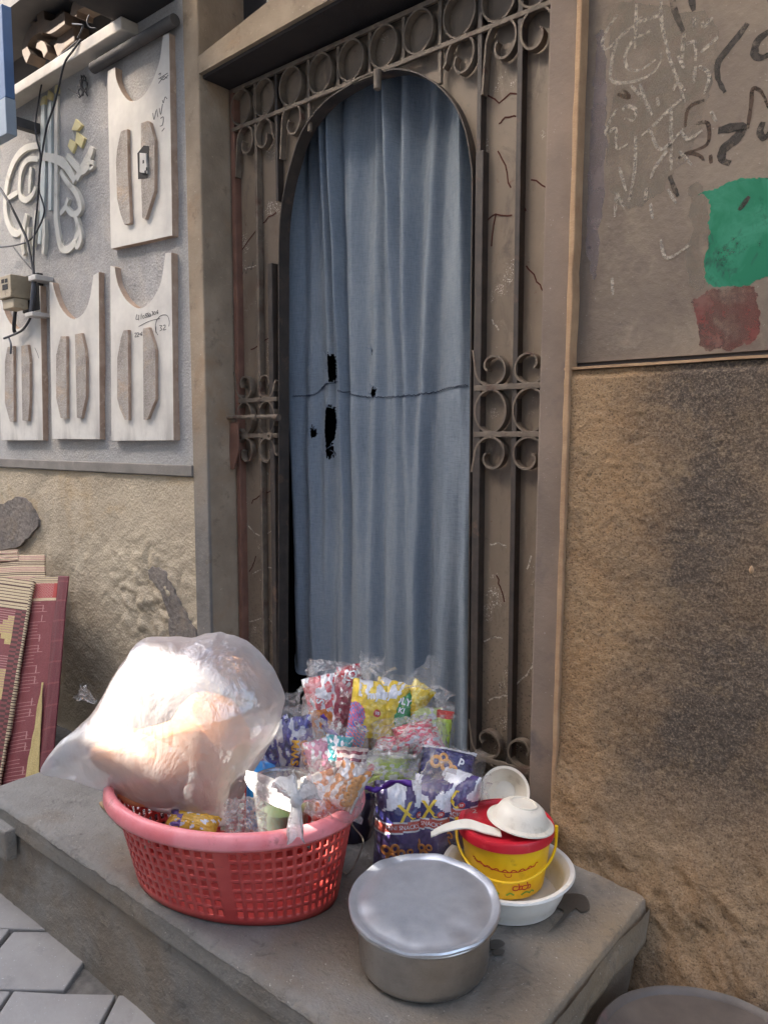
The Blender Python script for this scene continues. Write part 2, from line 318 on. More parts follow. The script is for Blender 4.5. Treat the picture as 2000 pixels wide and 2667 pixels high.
def _conc():
    m = NT('worn_concrete')
    c = m.mix(m.ramp(m.noise(2.2, 7, .62), .36, .64), srgb(150, 145, 136), srgb(124, 119, 111))
    sep = m.n('ShaderNodeSeparateXYZ'); m.l(m.pos, sep.inputs[0])
    c = m.mix(m.math('MULTIPLY', m.ramp(m.math('ADD', sep.outputs[0], m.math('MULTIPLY', m.noise(5, 7), .3)), -.72, -.42), .85), c, srgb(150, 128, 98))
    c = m.mix(m.ramp(m.noise(7, 8, .7), .56, .72, 0, .6), c, srgb(92, 87, 82))
    c = m.mix(m.ramp(m.noise(2.4, 7, .65, .5, m.map(loc=(2, 7, 1))), .46, .62, 0, .8), c, srgb(130, 116, 98))
    c = m.mix(m.ramp(m.noise(170, 3, .6), .68, .72), c, srgb(190, 182, 170)); c = m.mix(m.ramp(m.noise(140, 4, .7), .7, .76), c, srgb(60, 56, 52))
    c = m.mix(m.ramp(m.noise(26, 8, .75, .8), .56, .68, 0, .55), c, srgb(86, 80, 73)); c = m.mix(m.ramp(m.noise(34, 8, .75, .5, m.map(loc=(8, 1, 4))), .6, .7, 0, .5), c, srgb(164, 154, 140))
    c = m.mix(m.ramp(m.vor(7, 'DISTANCE_TO_EDGE', m.map((1, .5, 1), (0, 0, .6), (.3, .1, 0))), .0028, .0006, 0, .0), c, srgb(60, 54, 48))
    h = m.math('ADD', m.noise(110, 5), m.math('MULTIPLY', m.noise(14, 6, .7), 3.0))
    m.pbsdf(c, m.ramp(m.noise(5), .35, .65, .68, .9), 0, m.bump(h, .6, .006), .35); return m.m
M['concrete'] = _conc()
M['wet'] = plain('damp_stain', srgb(94, 86, 75), srgb(80, 73, 65), 20, .4, 0, .3, 120)
def _pave():
    m = NT('grey_pavers')
    c = m.mix(m.ramp(m.noise(3, 7), .36, .64), srgb(170, 164, 156), srgb(148, 142, 135)); c = m.mix(m.ramp(m.noise(9, 8, .7), .56, .7, 0, .6), c, srgb(126, 123, 119))
    c = m.mix(m.ramp(m.noise(170, 3), .68, .73), c, srgb(208, 206, 202))
    m.pbsdf(c, .82, 0, m.bump(m.noise(70, 6), .4, .004), .35); return m.m
M['paver'] = _pave()
M['joint'] = plain('sandy_joint', srgb(124, 118, 109), srgb(98, 93, 86), 30, .95, 0, .6, 120)
def _white_panel():
    m = NT('weathered_white_panel')
    sep = m.n('ShaderNodeSeparateXYZ'); m.l(m.pos, sep.inputs[0])
    c = m.mix(m.ramp(m.noise(5, 6), .4, .64), srgb(216, 212, 203), srgb(196, 192, 185))
    st = m.math('MULTIPLY', m.ramp(m.noise(9, 8, .68, .5, m.map((1, 1, .4))), .46, .66), m.ramp(sep.outputs[2], 1.25, 1.0, .12, .85))
    c = m.mix(st, c, srgb(150, 144, 138)); c = m.mix(m.ramp(m.noise(60, 6, .7), .66, .74, 0, .5), c, srgb(136, 126, 114))
    m.pbsdf(c, .75, 0, m.bump(m.noise(50, 6), .2, .003), .35); return m.m
M['panel'] = _white_panel()
M['slat'] = rough_wall('stony_slat', srgb(176, 168, 158), srgb(138, 130, 122), srgb(203, 197, 190), srgb(178, 160, 140), 190, .9, 4, streak=False, bdist=.003)
M['edge_tan'] = plain('tan_cut_edge', srgb(184, 162, 142), srgb(162, 138, 118), 20, .9, 0, .5, 110, srgb(206, 186, 164), 18)
M['pencil'] = ink('pencil_line', srgb(66, 64, 66), .72, 200)
M['letter_white'] = plain('white_letter', srgb(212, 208, 196), srgb(196, 192, 180), 12, .6, 0, .1, 60, srgb(170, 166, 152), 12)
M['letter_blue'] = plain('pale_blue_letter', srgb(176, 188, 188), srgb(200, 203, 196), 9, .55, 0, .1, 60, srgb(204, 206, 198), 8)
M['letter_yellow'] = plain('pale_yellow_letter', srgb(222, 208, 150), srgb(208, 194, 140), 12, .6, 0, .1, 60)
M['letter_side'] = plain('letter_edge', srgb(140, 132, 122), srgb(120, 112, 104), 12, .7)
M['cable'] = plain('black_cable', srgb(48, 48, 52), srgb(36, 36, 40), 20, .5)
M['cable_grey'] = plain('grey_cable', srgb(104, 106, 112), srgb(88, 90, 96), 20, .5)
M['clip'] = plain('pale_clip', srgb(196, 192, 186), None, 20, .5)
M['meter'] = plain('beige_box', srgb(172, 158, 132), srgb(148, 134, 110), 12, .6, 0, .1, 60, srgb(128, 114, 92), 20)
M['hole'] = plain('black_socket', srgb(34, 32, 32), None, 10, .8)
M['ledge'] = plain('white_ledge', srgb(214, 208, 196), srgb(196, 188, 176), 8, .7, 0, .15, 60)
M['pipe'] = plain('grey_pipe', srgb(86, 84, 82), srgb(64, 62, 62), 8, .7)
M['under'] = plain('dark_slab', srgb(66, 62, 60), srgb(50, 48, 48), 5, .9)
M['blue_board'] = plain('blue_board', srgb(62, 96, 138), srgb(54, 84, 122), 5, .5)
M['grey_board'] = plain('grey_board', srgb(132, 148, 162), srgb(120, 134, 148), 5, .5)
M['wood'] = plain('old_brown_wood', srgb(80, 64, 50), srgb(60, 48, 40), 14, .8, 0, .3, 60)
M['wall_far'] = plain('facing_plaster', srgb(196, 194, 190), srgb(178, 176, 172), 2, .9)
M['graf_white'] = ink('white_chalk', srgb(172, 163, 149), .48, 110, .85, .12)
M['graf_black'] = ink('black_paint', srgb(70, 65, 60), .53, 34, .85, .12)
M['graf_brown'] = ink('brown_paint', srgb(78, 64, 54), .54, 30)
M['graf_green'] = inkv('green_paint', srgb(22, 108, 78), srgb(52, 128, 100), srgb(32, 70, 60), .60, 10)
M['graf_red'] = inkv('red_paint', srgb(112, 64, 58), srgb(118, 90, 80), srgb(88, 64, 60), .50, 8)
M['graf_smear'] = ink('chalk_smear', srgb(138, 127, 113), .36, 7, .9, .26); M['graf_lilac'] = ink('lilac_wash', srgb(132, 121, 118), .50, 5, .85, .3)
def _steel():
    m = NT('brushed_steel'); b = m.noise(60, 4, .6, 0, m.map((1, 1, 30)))
    c = m.mix(m.ramp(m.noise(9, 7), .4, .7), srgb(200, 198, 194), srgb(172, 169, 164))
    m.pbsdf(c, m.ramp(b, .3, .7, .26, .38), 1, m.bump(b, .06, .002)); return m.m
M['steel'] = _steel()
def _lid():
    m = NT('dented_aluminium_lid'); c = m.mix(m.ramp(m.noise(12, 8, .65), .4, .66), srgb(222, 224, 228), srgb(200, 203, 209))
    c = m.mix(m.ramp(m.noise(60, 4, .6), .72, .76, 0, .8), c, srgb(222, 224, 226))
    m.pbsdf(c, m.ramp(m.noise(16, 6), .3, .7, .30, .46), .8, m.bump(m.noise(24, 4), .06, .004)); return m.m
M['lid_alu'] = _lid()
M['bucket_y'] = plastic('yellow_plastic', srgb(240, 196, 16), srgb(234, 184, 8), .38, srgb(196, 148, 20))
M['bucket_r'] = plastic('red_plastic', srgb(206, 36, 50), srgb(196, 30, 46), .4, srgb(222, 92, 92))
M['red_print'] = plain('red_print', srgb(204, 52, 34), None, 12, .5)
M['green_print'] = plain('green_print', srgb(120, 170, 60), None, 12, .5)
M['cream'] = plastic('cream_plastic', srgb(232, 224, 206), srgb(222, 210, 190), .38, srgb(190, 176, 152))
M['white_pl'] = plastic('white_plastic', srgb(238, 234, 224), srgb(228, 222, 210), .35, srgb(196, 186, 168))
def _bask():
    m = NT('red_basket_plastic'); sep = m.n('ShaderNodeSeparateXYZ'); m.l(m.pos, sep.inputs[0])
    c = m.mix(m.ramp(m.noise(9, 6), .4, .66), srgb(206, 84, 76), srgb(188, 64, 60))
    c = m.mix(m.ramp(m.noise(40, 8, .72), .64, .72, 0, .85), c, srgb(120, 60, 54)); m.pbsdf(c, .42, 0, m.bump(m.noise(60), .12, .003)); return m.m
M['basket'] = _bask()
M['basket_rim'] = plastic('pink_rim_plastic', srgb(238, 146, 148), srgb(228, 120, 122), .36, srgb(150, 76, 70))
M['bluecup'] = plastic('blue_plastic', srgb(40, 150, 226), srgb(30, 134, 210), .35)
M['green_food'] = plain('green_chutney', srgb(92, 112, 62), srgb(74, 94, 48), 20, .6)
M['purple'] = plain('purple_ribbon', srgb(86, 40, 142), srgb(66, 28, 112), 30, .5, 0, .5, 60)
M['purple_dark'] = plain('dark_purple_sack', srgb(44, 34, 58), srgb(30, 26, 38), 12, .45, 0, .5, 40)
M['twig'] = plain('pale_string', srgb(150, 136, 118), srgb(110, 98, 86), 40, .9)
M['griddle'] = plain('blackened_iron', srgb(104, 94, 85), srgb(78, 70, 64), 7, .5, 0, .3, 60, srgb(122, 84, 80), 5, .56, .68, speck=srgb(160, 154, 148), sscale=80, slo=.72)
M['puff'] = plain('golden_puffs', srgb(224, 160, 92), srgb(206, 138, 70), 30, .8, 0, .6, 40)
M['ring_snack'] = plain('brown_snack_rings', srgb(196, 124, 52), srgb(170, 98, 36), 40, .8, 0, .3, 90)
M['bread'] = plain('peach_bread', srgb(228, 166, 118), srgb(216, 148, 100), 5, .8, 0, .2, 30)
M['bigbag'] = clear_film('milky_big_bag', (.99, .985, .975, 1), .34, .10, .07, 15, .45, .45, grey(.92), 3.6)
M['film'] = clear_film('clear_film', (1, 1, 1, 1), .0, .04, .04, 60, .9, .03, fk=.35)
M['film_hi'] = clear_film('clear_film_crumpled', (1, 1, 1, 1), .004, .085, .05, 80, 1.0, .06, fk=.45)
M['carrier'] = clear_film('white_carrier_film', (1, 1, 1, 1), .72, .03, .12, 60, .7, .4, grey(.95))
M['cupclear'] = clear_film('clear_cup', (.95, .98, .97, 1), .10, .10, .04, 20, .1, .45)

# ================================================================== SETTING
STZ = -.328
# street: joint bed and irregular pavers
def street():
    mb = MB().grid(lambda u, v: Vector((-14 + 26 * u, -12 + 14.5 * v, STZ - .006 + .004 * fbm((u * 60, v * 40, 0)))), 60, 40)
    o = build('street', mb, M['joint']); o['kind'] = 'structure'
    mb = MB(); e1 = Vector((.80, .60, 0)); e2 = Vector((-.60, .80, 0)); rnd = random.Random(4)
    for i in range(-14, 16):
        for j in range(-14, 8):
            a = .27; c = Vector((-1.9, .35, 0)) + e1 * ((i + (j % 2) * .5) * a) + e2 * (j * .24)
            if not (-5 < c.x < 1.6 and -1.9 < c.y < 1.02): continue
            if c.y + .16 > .94: pass
            h = STZ + rnd.uniform(.006, .013); pts = []
            for sx, sy in ((-1, -1), (0, -1.0), (1, -1), (1.0, 0), (1, 1), (0, 1.0), (-1, 1), (-1.0, 0)):
                q = c + e1 * sx * (a / 2 - .004 + rnd.uniform(-.007, .003)) + e2 * sy * (.12 - .004 + rnd.uniform(-.007, .003)); pts.append(q)
            n = len(pts)
            mb.add([(q.x, q.y, h) for q in pts] + [(q.x, q.y, STZ - .02) for q in pts], [tuple(range(n))] + [(k, (k + 1) % n, (k + 1) % n + n, k + n) for k in range(n)])
    o = build('street_pavement', mb, M['paver'], bevel=.004); o['kind'] = 'structure'
street()
def interior():
    mb = MB()
    for b in ((-2.5, -2.47, 2.08, 4.2, -.05, 2.7), (-.86, -.83, 2.08, 4.2, -.05, 2.7), (-2.5, -.83, 4.2, 4.23, -.05, 2.7), (-2.5, -.83, 2.08, 4.23, 2.7, 2.73), (-2.5, -.83, 1.96, 4.23, -.08, -.004)): mb.box(*b)
    o = build('hallway_floor', mb, M['dark_room']); o['kind'] = 'structure'
interior()
# unseen wall added to shade the alley, openings aimed to let sunbeams through
def unseen_shade_wall():
    B = PY(510, 1870, 1.06); Y0 = -1.7
    t = (Y0 - B.y) / SDIR.y; Cx, Cz = B.x + SDIR.x * t, B.z + SDIR.z * t
    w, h0, h1 = .17, .21, .19; x0, x1, z0, z1 = Cx - w, Cx + w, Cz - h0, Cz + h1
    t = thing('unseen_shade_wall', 'unseen house wall across the alley, added for shade, openings cut to aim sunbeams', 'house', (0, Y0, STZ))
    mb = MB()
    B2 = PY(950, 1965, 1.5); t2 = (Y0 - B2.y) / SDIR.y; D, E = B2.x + SDIR.x * t2, B2.z + SDIR.z * t2
    xa, xb, za, zb = max(D - .20, x1 + .012), D + .27, E - .20, E + .20
    ya, yb = Y0 - .06, Y0
    B3 = PY(785, 2085, 1.07); t3 = (Y0 - B3.y) / SDIR.y; xc, zc = B3.x + SDIR.x * t3 - .012, B3.z + SDIR.z * t3
    xb = min(xb, xc - .12)
    for b in ((-10.5, x0, STZ, 6.3), (x0, x1, STZ, z0), (x0, x1, z1, 6.3), (x1, xa, STZ, 6.3), (xa, xb, STZ, za), (xa, xb, zb, 6.3), (xb, xc, STZ, zc - .07), (xb, xc, zc + .07, 6.3), (xc, 4, STZ, 6.3)): mb.box(b[0], b[1], ya, yb, b[2], b[3])
    mb.box(xa, xb, ya + .012, yb - .012, za + .15, za + .165)
    build('wall', mb, M['wall_far'], t)
unseen_shade_wall()

# ------------------------------------------------------------------ left house wall
WY = 1.80
def left_wall():
    t = thing('plaster_wall', 'weathered house wall left of the doorway, grey pebble render above sandy rough plaster', 'wall', (-4, WY, STZ))
    def low(u, v):
        x = -7 + 4.55 * u if u < .4 else -7 + 4.55 * u
        z = STZ - .02 + (.955 - STZ) * v
        y = WY - .004 - .007 * fbm((x * 5, z * 5, 1), 3) - .0018 * fbm((x * 34, z * 34, 4), 3)
        wv = max(0, 1 - abs(z - .42) / .35) * max(0, 1 - abs(x + 2.75) / .45); y -= .022 * wv * abs(fbm((x * 9, z * 13, 7))) * 1.5
        return Vector((x, y, z))
    build('lower_render', MB().grid(low, 420, 150), M['render_low'], t, smooth=True)
    build('lower_core', MB().box(-7, -2.45, WY + .05, WY + .3, STZ - .1, .94), M['render_low'], t)
    LZ = PY(182, 166, WY).z; S['ledge_z'] = LZ
    def up(u, v):
        x, z = -7 + 4.55 * u, .94 + (LZ - .94) * v; return Vector((x, WY + .002 - .004 * fbm((x * 5, z * 5, 2)), z))
    build('upper_render', MB().grid(up, 200, 80), M['render_up'], t, smooth=True)
    xs = PY(325, 72, WY).x
    build('upper_wall_side', MB().box(xs, -2.45, WY + .012, WY + .3, .9, 5.5).box(-7, xs, WY + .02, WY + .3, .9, LZ - .01), M['render_up'], t)
    build('sill_band', MB().box(-7, -2.452, WY - .018, WY + .02, .938, .982), M['cement_grey'], t, bevel=.004)
    # bare cement patches where the plaster has fallen away
    def patch(pts, nm):
        poly = XZ(pts, WY - .02); poly = [(x + random.uniform(-.006, .006), z + random.uniform(-.006, .006)) for x, z in sp2(poly, 5, True)]
        build('cement_patch', MB().prism(poly, WY - .0185, WY + .03), M['cement_patch'], t, label=nm)
    patch([(-60, 1330), (10, 1310), (55, 1293), (85, 1330), (98, 1368), (70, 1400), (40, 1425), (-60, 1430)], 'dark bare cement patch with ragged edge')
    patch([(392, 1478), (425, 1490), (455, 1545), (480, 1600), (510, 1655), (520, 1700), (450, 1690), (436, 1600), (414, 1540), (385, 1502)], 'long slanting grey cement patch')
S = {}
left_wall()

def doorway_surround():
    t = thing('doorway_surround', 'plastered stone surround of the doorway with ochre left jamb and beige lintel', 'door frame', (-2.4, WY, 0))
    xl = -2.362; xo = -2.452
    build('left_jamb', MB().box(xo, xl, WY - .012, 2.10, STZ, 5.5), M['jamb_left'], t, bevel=.006)
    zb = 2.395; zt = PY(560, 108, WY).z
    ta, tb = PY(537, 119, WY), PY(687, 0, WY); ba, bb = PY(537, 187, WY), PY(868, 0, WY)
    ztl = lambda x: -.025 + ta.z + (tb.z - ta.z) * (x - ta.x) / (tb.x - ta.x); zbl = lambda x: ba.z + (bb.z - ba.z) * (x - ba.x) / (bb.x - ba.x)
    x2 = .3; build('lintel', MB().prism([(xl + .001, zbl(xl)), (x2, zbl(x2)), (x2, ztl(x2)), (xl + .001, ztl(xl))], WY - .0125, 2.10), M['jamb_left'], t)
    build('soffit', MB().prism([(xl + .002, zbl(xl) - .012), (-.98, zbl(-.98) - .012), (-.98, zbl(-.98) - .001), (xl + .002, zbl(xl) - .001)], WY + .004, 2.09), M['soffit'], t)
    # recess above the lintel
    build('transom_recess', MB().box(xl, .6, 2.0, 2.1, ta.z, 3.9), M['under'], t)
    build('right_jamb', MB().prism([(-.995, STZ), (-.90, STZ), (-.878, zb), (-.970, zb)], WY - .004, 2.10), M['jamb_right'], t, bevel=.006)
    pts = [(-.908 + .03 * (k / 40) + .0022 * fbm((k * .7, 0, 3)), -.02 + k * 2.42 / 40) for k in range(41)]
    build('edge_trim', MB().strip(pts, [.014 + .004 * fbm((k * 1.3, 5, 3)) for k in range(41)], WY - .026, WY + .03), M['ridge'], t, bevel=.003)
doorway_surround()

def right_wall():
    t = thing('stone_wall', 'dark stained house wall right of the doorway with graffiti above a rough lower half', 'wall', (-.5, WY, STZ))
    zs = 1.268
    build('upper_panel', MB().box(-.91, 1.8, WY + .012, WY + .3, zs + .004, 5.5), M['panel_right'], t)
    build('seam_groove', MB().box(-.91, 1.8, WY + .016, WY + .3, zs - .02, zs + .003), M['under'], t)
    def low(u, v):
        x = -.905 + 1.55 * u; z = STZ - .02 + (1.256 - STZ + .02) * v
        b = max(0, (.30 - z)) ; bulge = .16 * min(1, b / .62) ** 1.3 * (1 - .35 * fbm((x * 3, z * 2.2, 8)))
        roughk = .0035 + .017 * min(1, b / .3)
        y = WY - .014 - bulge * (.35 + .65 * min(1, max(0, (x + .93) / .2))) - roughk * fbm((x * 9, z * 9 + x * 5, 0), 5) - .0022 * fbm((x * 70, z * 70, 3), 3)
        if v > .985: y += .006
        if v > .997: y += .02
        return Vector((x, y, z))
    build('lower_render', MB().grid(low, 300, 330), M['rough_right'], t, smooth=True)
    build('lower_far', MB().box(.644, 1.8, WY - .02, WY + .3, STZ - .02, 1.256), M['rough_right'], t)
    build('seam_edge', MB().strip([(-.905 + .1 * k, 1.2565 + .002 * fbm((k * 1.1, 2, 2))) for k in range(17)], .006, WY - .016, WY + .015), M['ridge'], t)
    GY = WY + .012
    def marks(name, mat, lines, w, lab):
        mb = MB(); 
        for k, ln in enumerate(lines):
            p = sp2(XZ(ln, GY, 2.2127, 1450, 0), 6); n = len(p); ww = w if not isinstance(w, list) else w[k]
            yy = GY - .0005 - .00005 * k
            mb.strip(p, [ww * (.6 + .5 * math.sin(math.pi * min(1, i / n + .12)) + .25 * fbm((i * .5, k, 1))) for i in range(n)], yy, yy + .0003)
        build(name, mb, mat, t, label=lab)
    # white chalk scribbles (px in the 2.2127x crop of the upper right)
    marks('chalk_scribble', M['graf_white'], [
        [(350, 80), (290, 170), (262, 250), (290, 280), (350, 220)], [(490, 90), (440, 150), (350, 230), (310, 400), (330, 470), (470, 460), (580, 390), (600, 300)],
        [(540, 175), (450, 220), (395, 310), (410, 390), (480, 400), (570, 340)], [(600, 0), (605, 130), (650, 330), (700, 470), (740, 590)],
        [(460, 130), (580, 90), (610, 100)], [(460, 20), (450, 280)], [(720, 290), (735, 190), (725, 340)], [(735, 260), (795, 240), (800, 350)], [(790, 95), (795, 175)], [(840, 120), (850, 150), (900, 95)],
        [(930, 210), (830, 300)], [(700, 320), (735, 390)], [(350, 620), (295, 720), (285, 770), (340, 740), (345, 850), (410, 830)], [(380, 640), (400, 610), (455, 630), (440, 690), (390, 680)],
        [(430, 490), (520, 600), (550, 660)], [(480, 480), (530, 640)], [(720, 570), (640, 640), (560, 720), (490, 780)], [(660, 600), (660, 980)], [(540, 750), (600, 860), (730, 740)], [(640, 860), (570, 960), (540, 1030)],
        [(455, 780), (450, 980), (415, 1160)], [(360, 960), (400, 1100)], [(345, 1110), (335, 1250)], [(345, 1110), (400, 1210)], [(640, 1090), (690, 1170)], [(600, 1380), (620, 1470), (660, 1480), (770, 1410)],
        [(540, 1170), (555, 1260)], [(320, 1600), (325, 1700)], [(705, 870), (780, 950)], [(820, 380), (880, 430), (850, 540)], [(800, 380), (790, 480)], [(670, 520), (700, 480), (740, 520)], [(890, 640), (920, 700)],
        [(720, 760), (760, 800), (840, 750)], [(580, 560), (590, 610)], [(520, 1080), (510, 1160)]], .0075, 'pale chalk scribble over brown plaster')
    marks('black_lettering', M['graf_black'], [
        [(660, -40), (680, 60), (730, 180)], [(770, -40), (790, 60)], [(1100, 130), (1050, 200), (985, 280), (930, 360), (930, 450), (970, 530)], [(1240, 170), (1160, 230), (1140, 310), (1180, 330), (1240, 300)],
        [(930, 750), (1060, 730), (1040, 790), (960, 860), (955, 920), (1000, 940)], [(1300, 400), (1330, 520)], [(640, 830), (660, 840)], [(650, 1010), (680, 1090), (700, 1130)], [(1190, 700), (1170, 760), (1200, 790), (1260, 720)],
        [(1110, 1130), (1050, 1210)]], [.013, .013, .014, .015, .02, .014, .009, .010, .013, .010], 'broad black painted strokes')
    marks('brown_lettering', M['graf_brown'], [
        [(850, 575), (760, 620), (740, 730)], [(800, 710), (870, 710), (865, 830), (740, 880)], [(700, 910), (760, 880), (830, 900), (850, 940)], [(885, 890), (890, 940)], [(1100, 740), (1120, 600), (1130, 510), (1180, 530), (1220, 620)],
        [(350, 540), (420, 560), (380, 510)]], .008, 'thin brown painted strokes')
    def blot(name, mat, pts, lab, dy):
        poly = XZ(pts, GY, 2.2127, 1450, 0); poly = [(x + .008 * fbm((x * 40, z * 40, 1)) + random.uniform(-.002, .002), z + .009 * fbm((x * 40, z * 40, 9)) + random.uniform(-.002, .002)) for x, z in sp2(poly, 12, True)]
        build(name, MB().prism(poly, GY - .0003 - dy * .12, GY - .0001), mat, t, label=lab)
    blot('green_paint', M['graf_green'], [(820, 1110), (900, 1080), (1050, 1040), (1150, 1020), (1300, 1010), (1420, 1010), (1420, 1560), (1240, 1590), (1140, 1620), (1100, 1650), (950, 1650), (870, 1640), (860, 1500), (880, 1300), (880, 1180)], 'bright green square of paint', .0010)
    blot('red_paint', M['graf_red'], [(780, 1740), (860, 1690), (960, 1660), (1090, 1650), (1150, 1690), (1170, 1830), (1150, 1950), (1000, 2010), (830, 2000), (820, 1850)], 'faded dark red patch of paint', .0004)
    blot('lilac_wash', M['graf_lilac'], [(230, 210), (275, 200), (285, 600), (280, 900), (230, 1560), (190, 1540), (170, 1300), (190, 800), (215, 500)], 'pale lilac streak along the jamb', .0001)
    blot('chalk_smudge', M['graf_smear'], [(300, 60), (520, 20), (700, 60), (900, 90), (930, 300), (860, 560), (800, 820), (680, 1000), (500, 1180), (330, 1150), (290, 800), (330, 500)], 'pale smudged chalk haze behind the scribbles', .00005)
    blot('chalk_smudge', M['graf_smear'], [(760, 1080), (840, 1060), (880, 1300), (850, 1640), (770, 1640), (740, 1450), (780, 1300)], 'pale smudge beside the green paint', .00005)
    # stone caught in the render
    p = PY(1957, 1484, WY - .03); mb = MB().lathe([(.001, -.009), (.004, -.006), (.005, 0), (.003, .006), (.001, .009)], p, 10)
    build('pebble', mb, M['ridge'], t, smooth=True)
right_wall()

# ------------------------------------------------------------------ the concrete platform
def platform():
    t = thing('concrete_step', 'worn grey concrete platform carrying the basket and pot in front of the doorway', 'step', (-1.5, 1.35, STZ))
    x0, x1, y0, y1 = -2.425, -.625, .952, 1.93
    def top(u, v):
        x = x0 + (x1 - x0) * u; y = y0 + (y1 - y0) * v; z = -.0015 + .003 * fbm((x * 4, y * 4, 0))
        ed = 0
        e = min(1, max(0, (y - y0) / .022)); f = min(1, max(0, (x1 - x) / (.022 + .010 * fbm((y * 6, 0, 0))))); g = min(1, max(0, (x - x0) / .02))
        rr = lambda k, h: -h * (1 - math.sqrt(max(0, 1 - (1 - k) ** 2)))
        z += rr(e, .014 + .005 * fbm((x * 14, 1, 1))) + rr(f, .018 + .008 * fbm((y * 9, 2, 2))) + rr(g, .012)
        z -= .006 * max(0, fbm((x * 24, y * 24, 2), 3) - .1) * (1 if e < 1 or f < 1 else .15)
        z += .0012 * fbm((x * 16, y * 16, 7), 3)
        # broken, rounded right corner
        yy = y0 - .002 * fbm((x * 9, 3, 3)) if v == 0 else y
        xx = x1 + .012 * fbm((y * 7, 4, 4)) - .05 * max(0, 1 - abs(y - 1.66) / .03) * 0 if u == 1 else x
        if u > .9999: z -= .05
        return Vector((xx, yy, z))
    build('slab_top', MB().grid(top, 320, 180), M['concrete'], t, smooth=True)
    def front(u, v):
        x = x0 + (x1 - x0) * u; z = STZ - .03 + (-.0145 - STZ + .03) * v
        y = y0 + (.002 if z > -.075 else .016) - .003 * fbm((x * 5, z * 5, 5)) - .0015 * fbm((x * 40, z * 40, 5))
        if -.088 < z < -.072: y += .004
        return Vector((x, y, z))
    build('front_face', MB().grid(front, 260, 70), M['concrete'], t, smooth=True)
    def side(u, v):
        y = y0 + .01 + (y1 - y0) * u; z = STZ - .03 + (-.019 - STZ + .03) * v
        return Vector((x1 + .002 + .008 * fbm((y * 5, z * 6, 6)) - .02 * max(0, (-.09 - z)) * 2 - (.018 if z < -.10 else 0), y, z))
    build('right_face', MB().grid(side, 90, 40), M['concrete'], t, smooth=True)
    build('left_face', MB().box(x0 + .004, x0 + .03, y0 + .03, y1, STZ, -.02), M['concrete'], t)
    # damp stains on the top
    for pts in ([(1445, 2345), (1480, 2330), (1522, 2335), (1535, 2365), (1515, 2378), (1498, 2368), (1460, 2408), (1430, 2430), (1426, 2433), (1470, 2378), (1440, 2362)], [(1270, 2455), (1300, 2450), (1315, 2462), (1290, 2475), (1268, 2468)], [(1285, 2478), (1312, 2476), (1310, 2488), (1288, 2490)]):
        p = [PZ(a, b, .003) for a, b in pts]; q = smooth_path(p, 4, True)
        mb = MB().add([(v.x, v.y, .0045) for v in q], [tuple(tr) for tr in tessellate_polygon([[Vector((v.x, v.y, 0)) for v in q]])])
        build('damp_stain', mb, M['wet'], t)
    # lower toe of concrete at the left end of the front
    a, b = PY(-60, 2170, .94), PY(27, 2185, .94)
    build('toe_block', MB().box(a.x - .1, b.x, .925, .96, -.145, -.052), M['concrete'], t, bevel=.006)
platform()

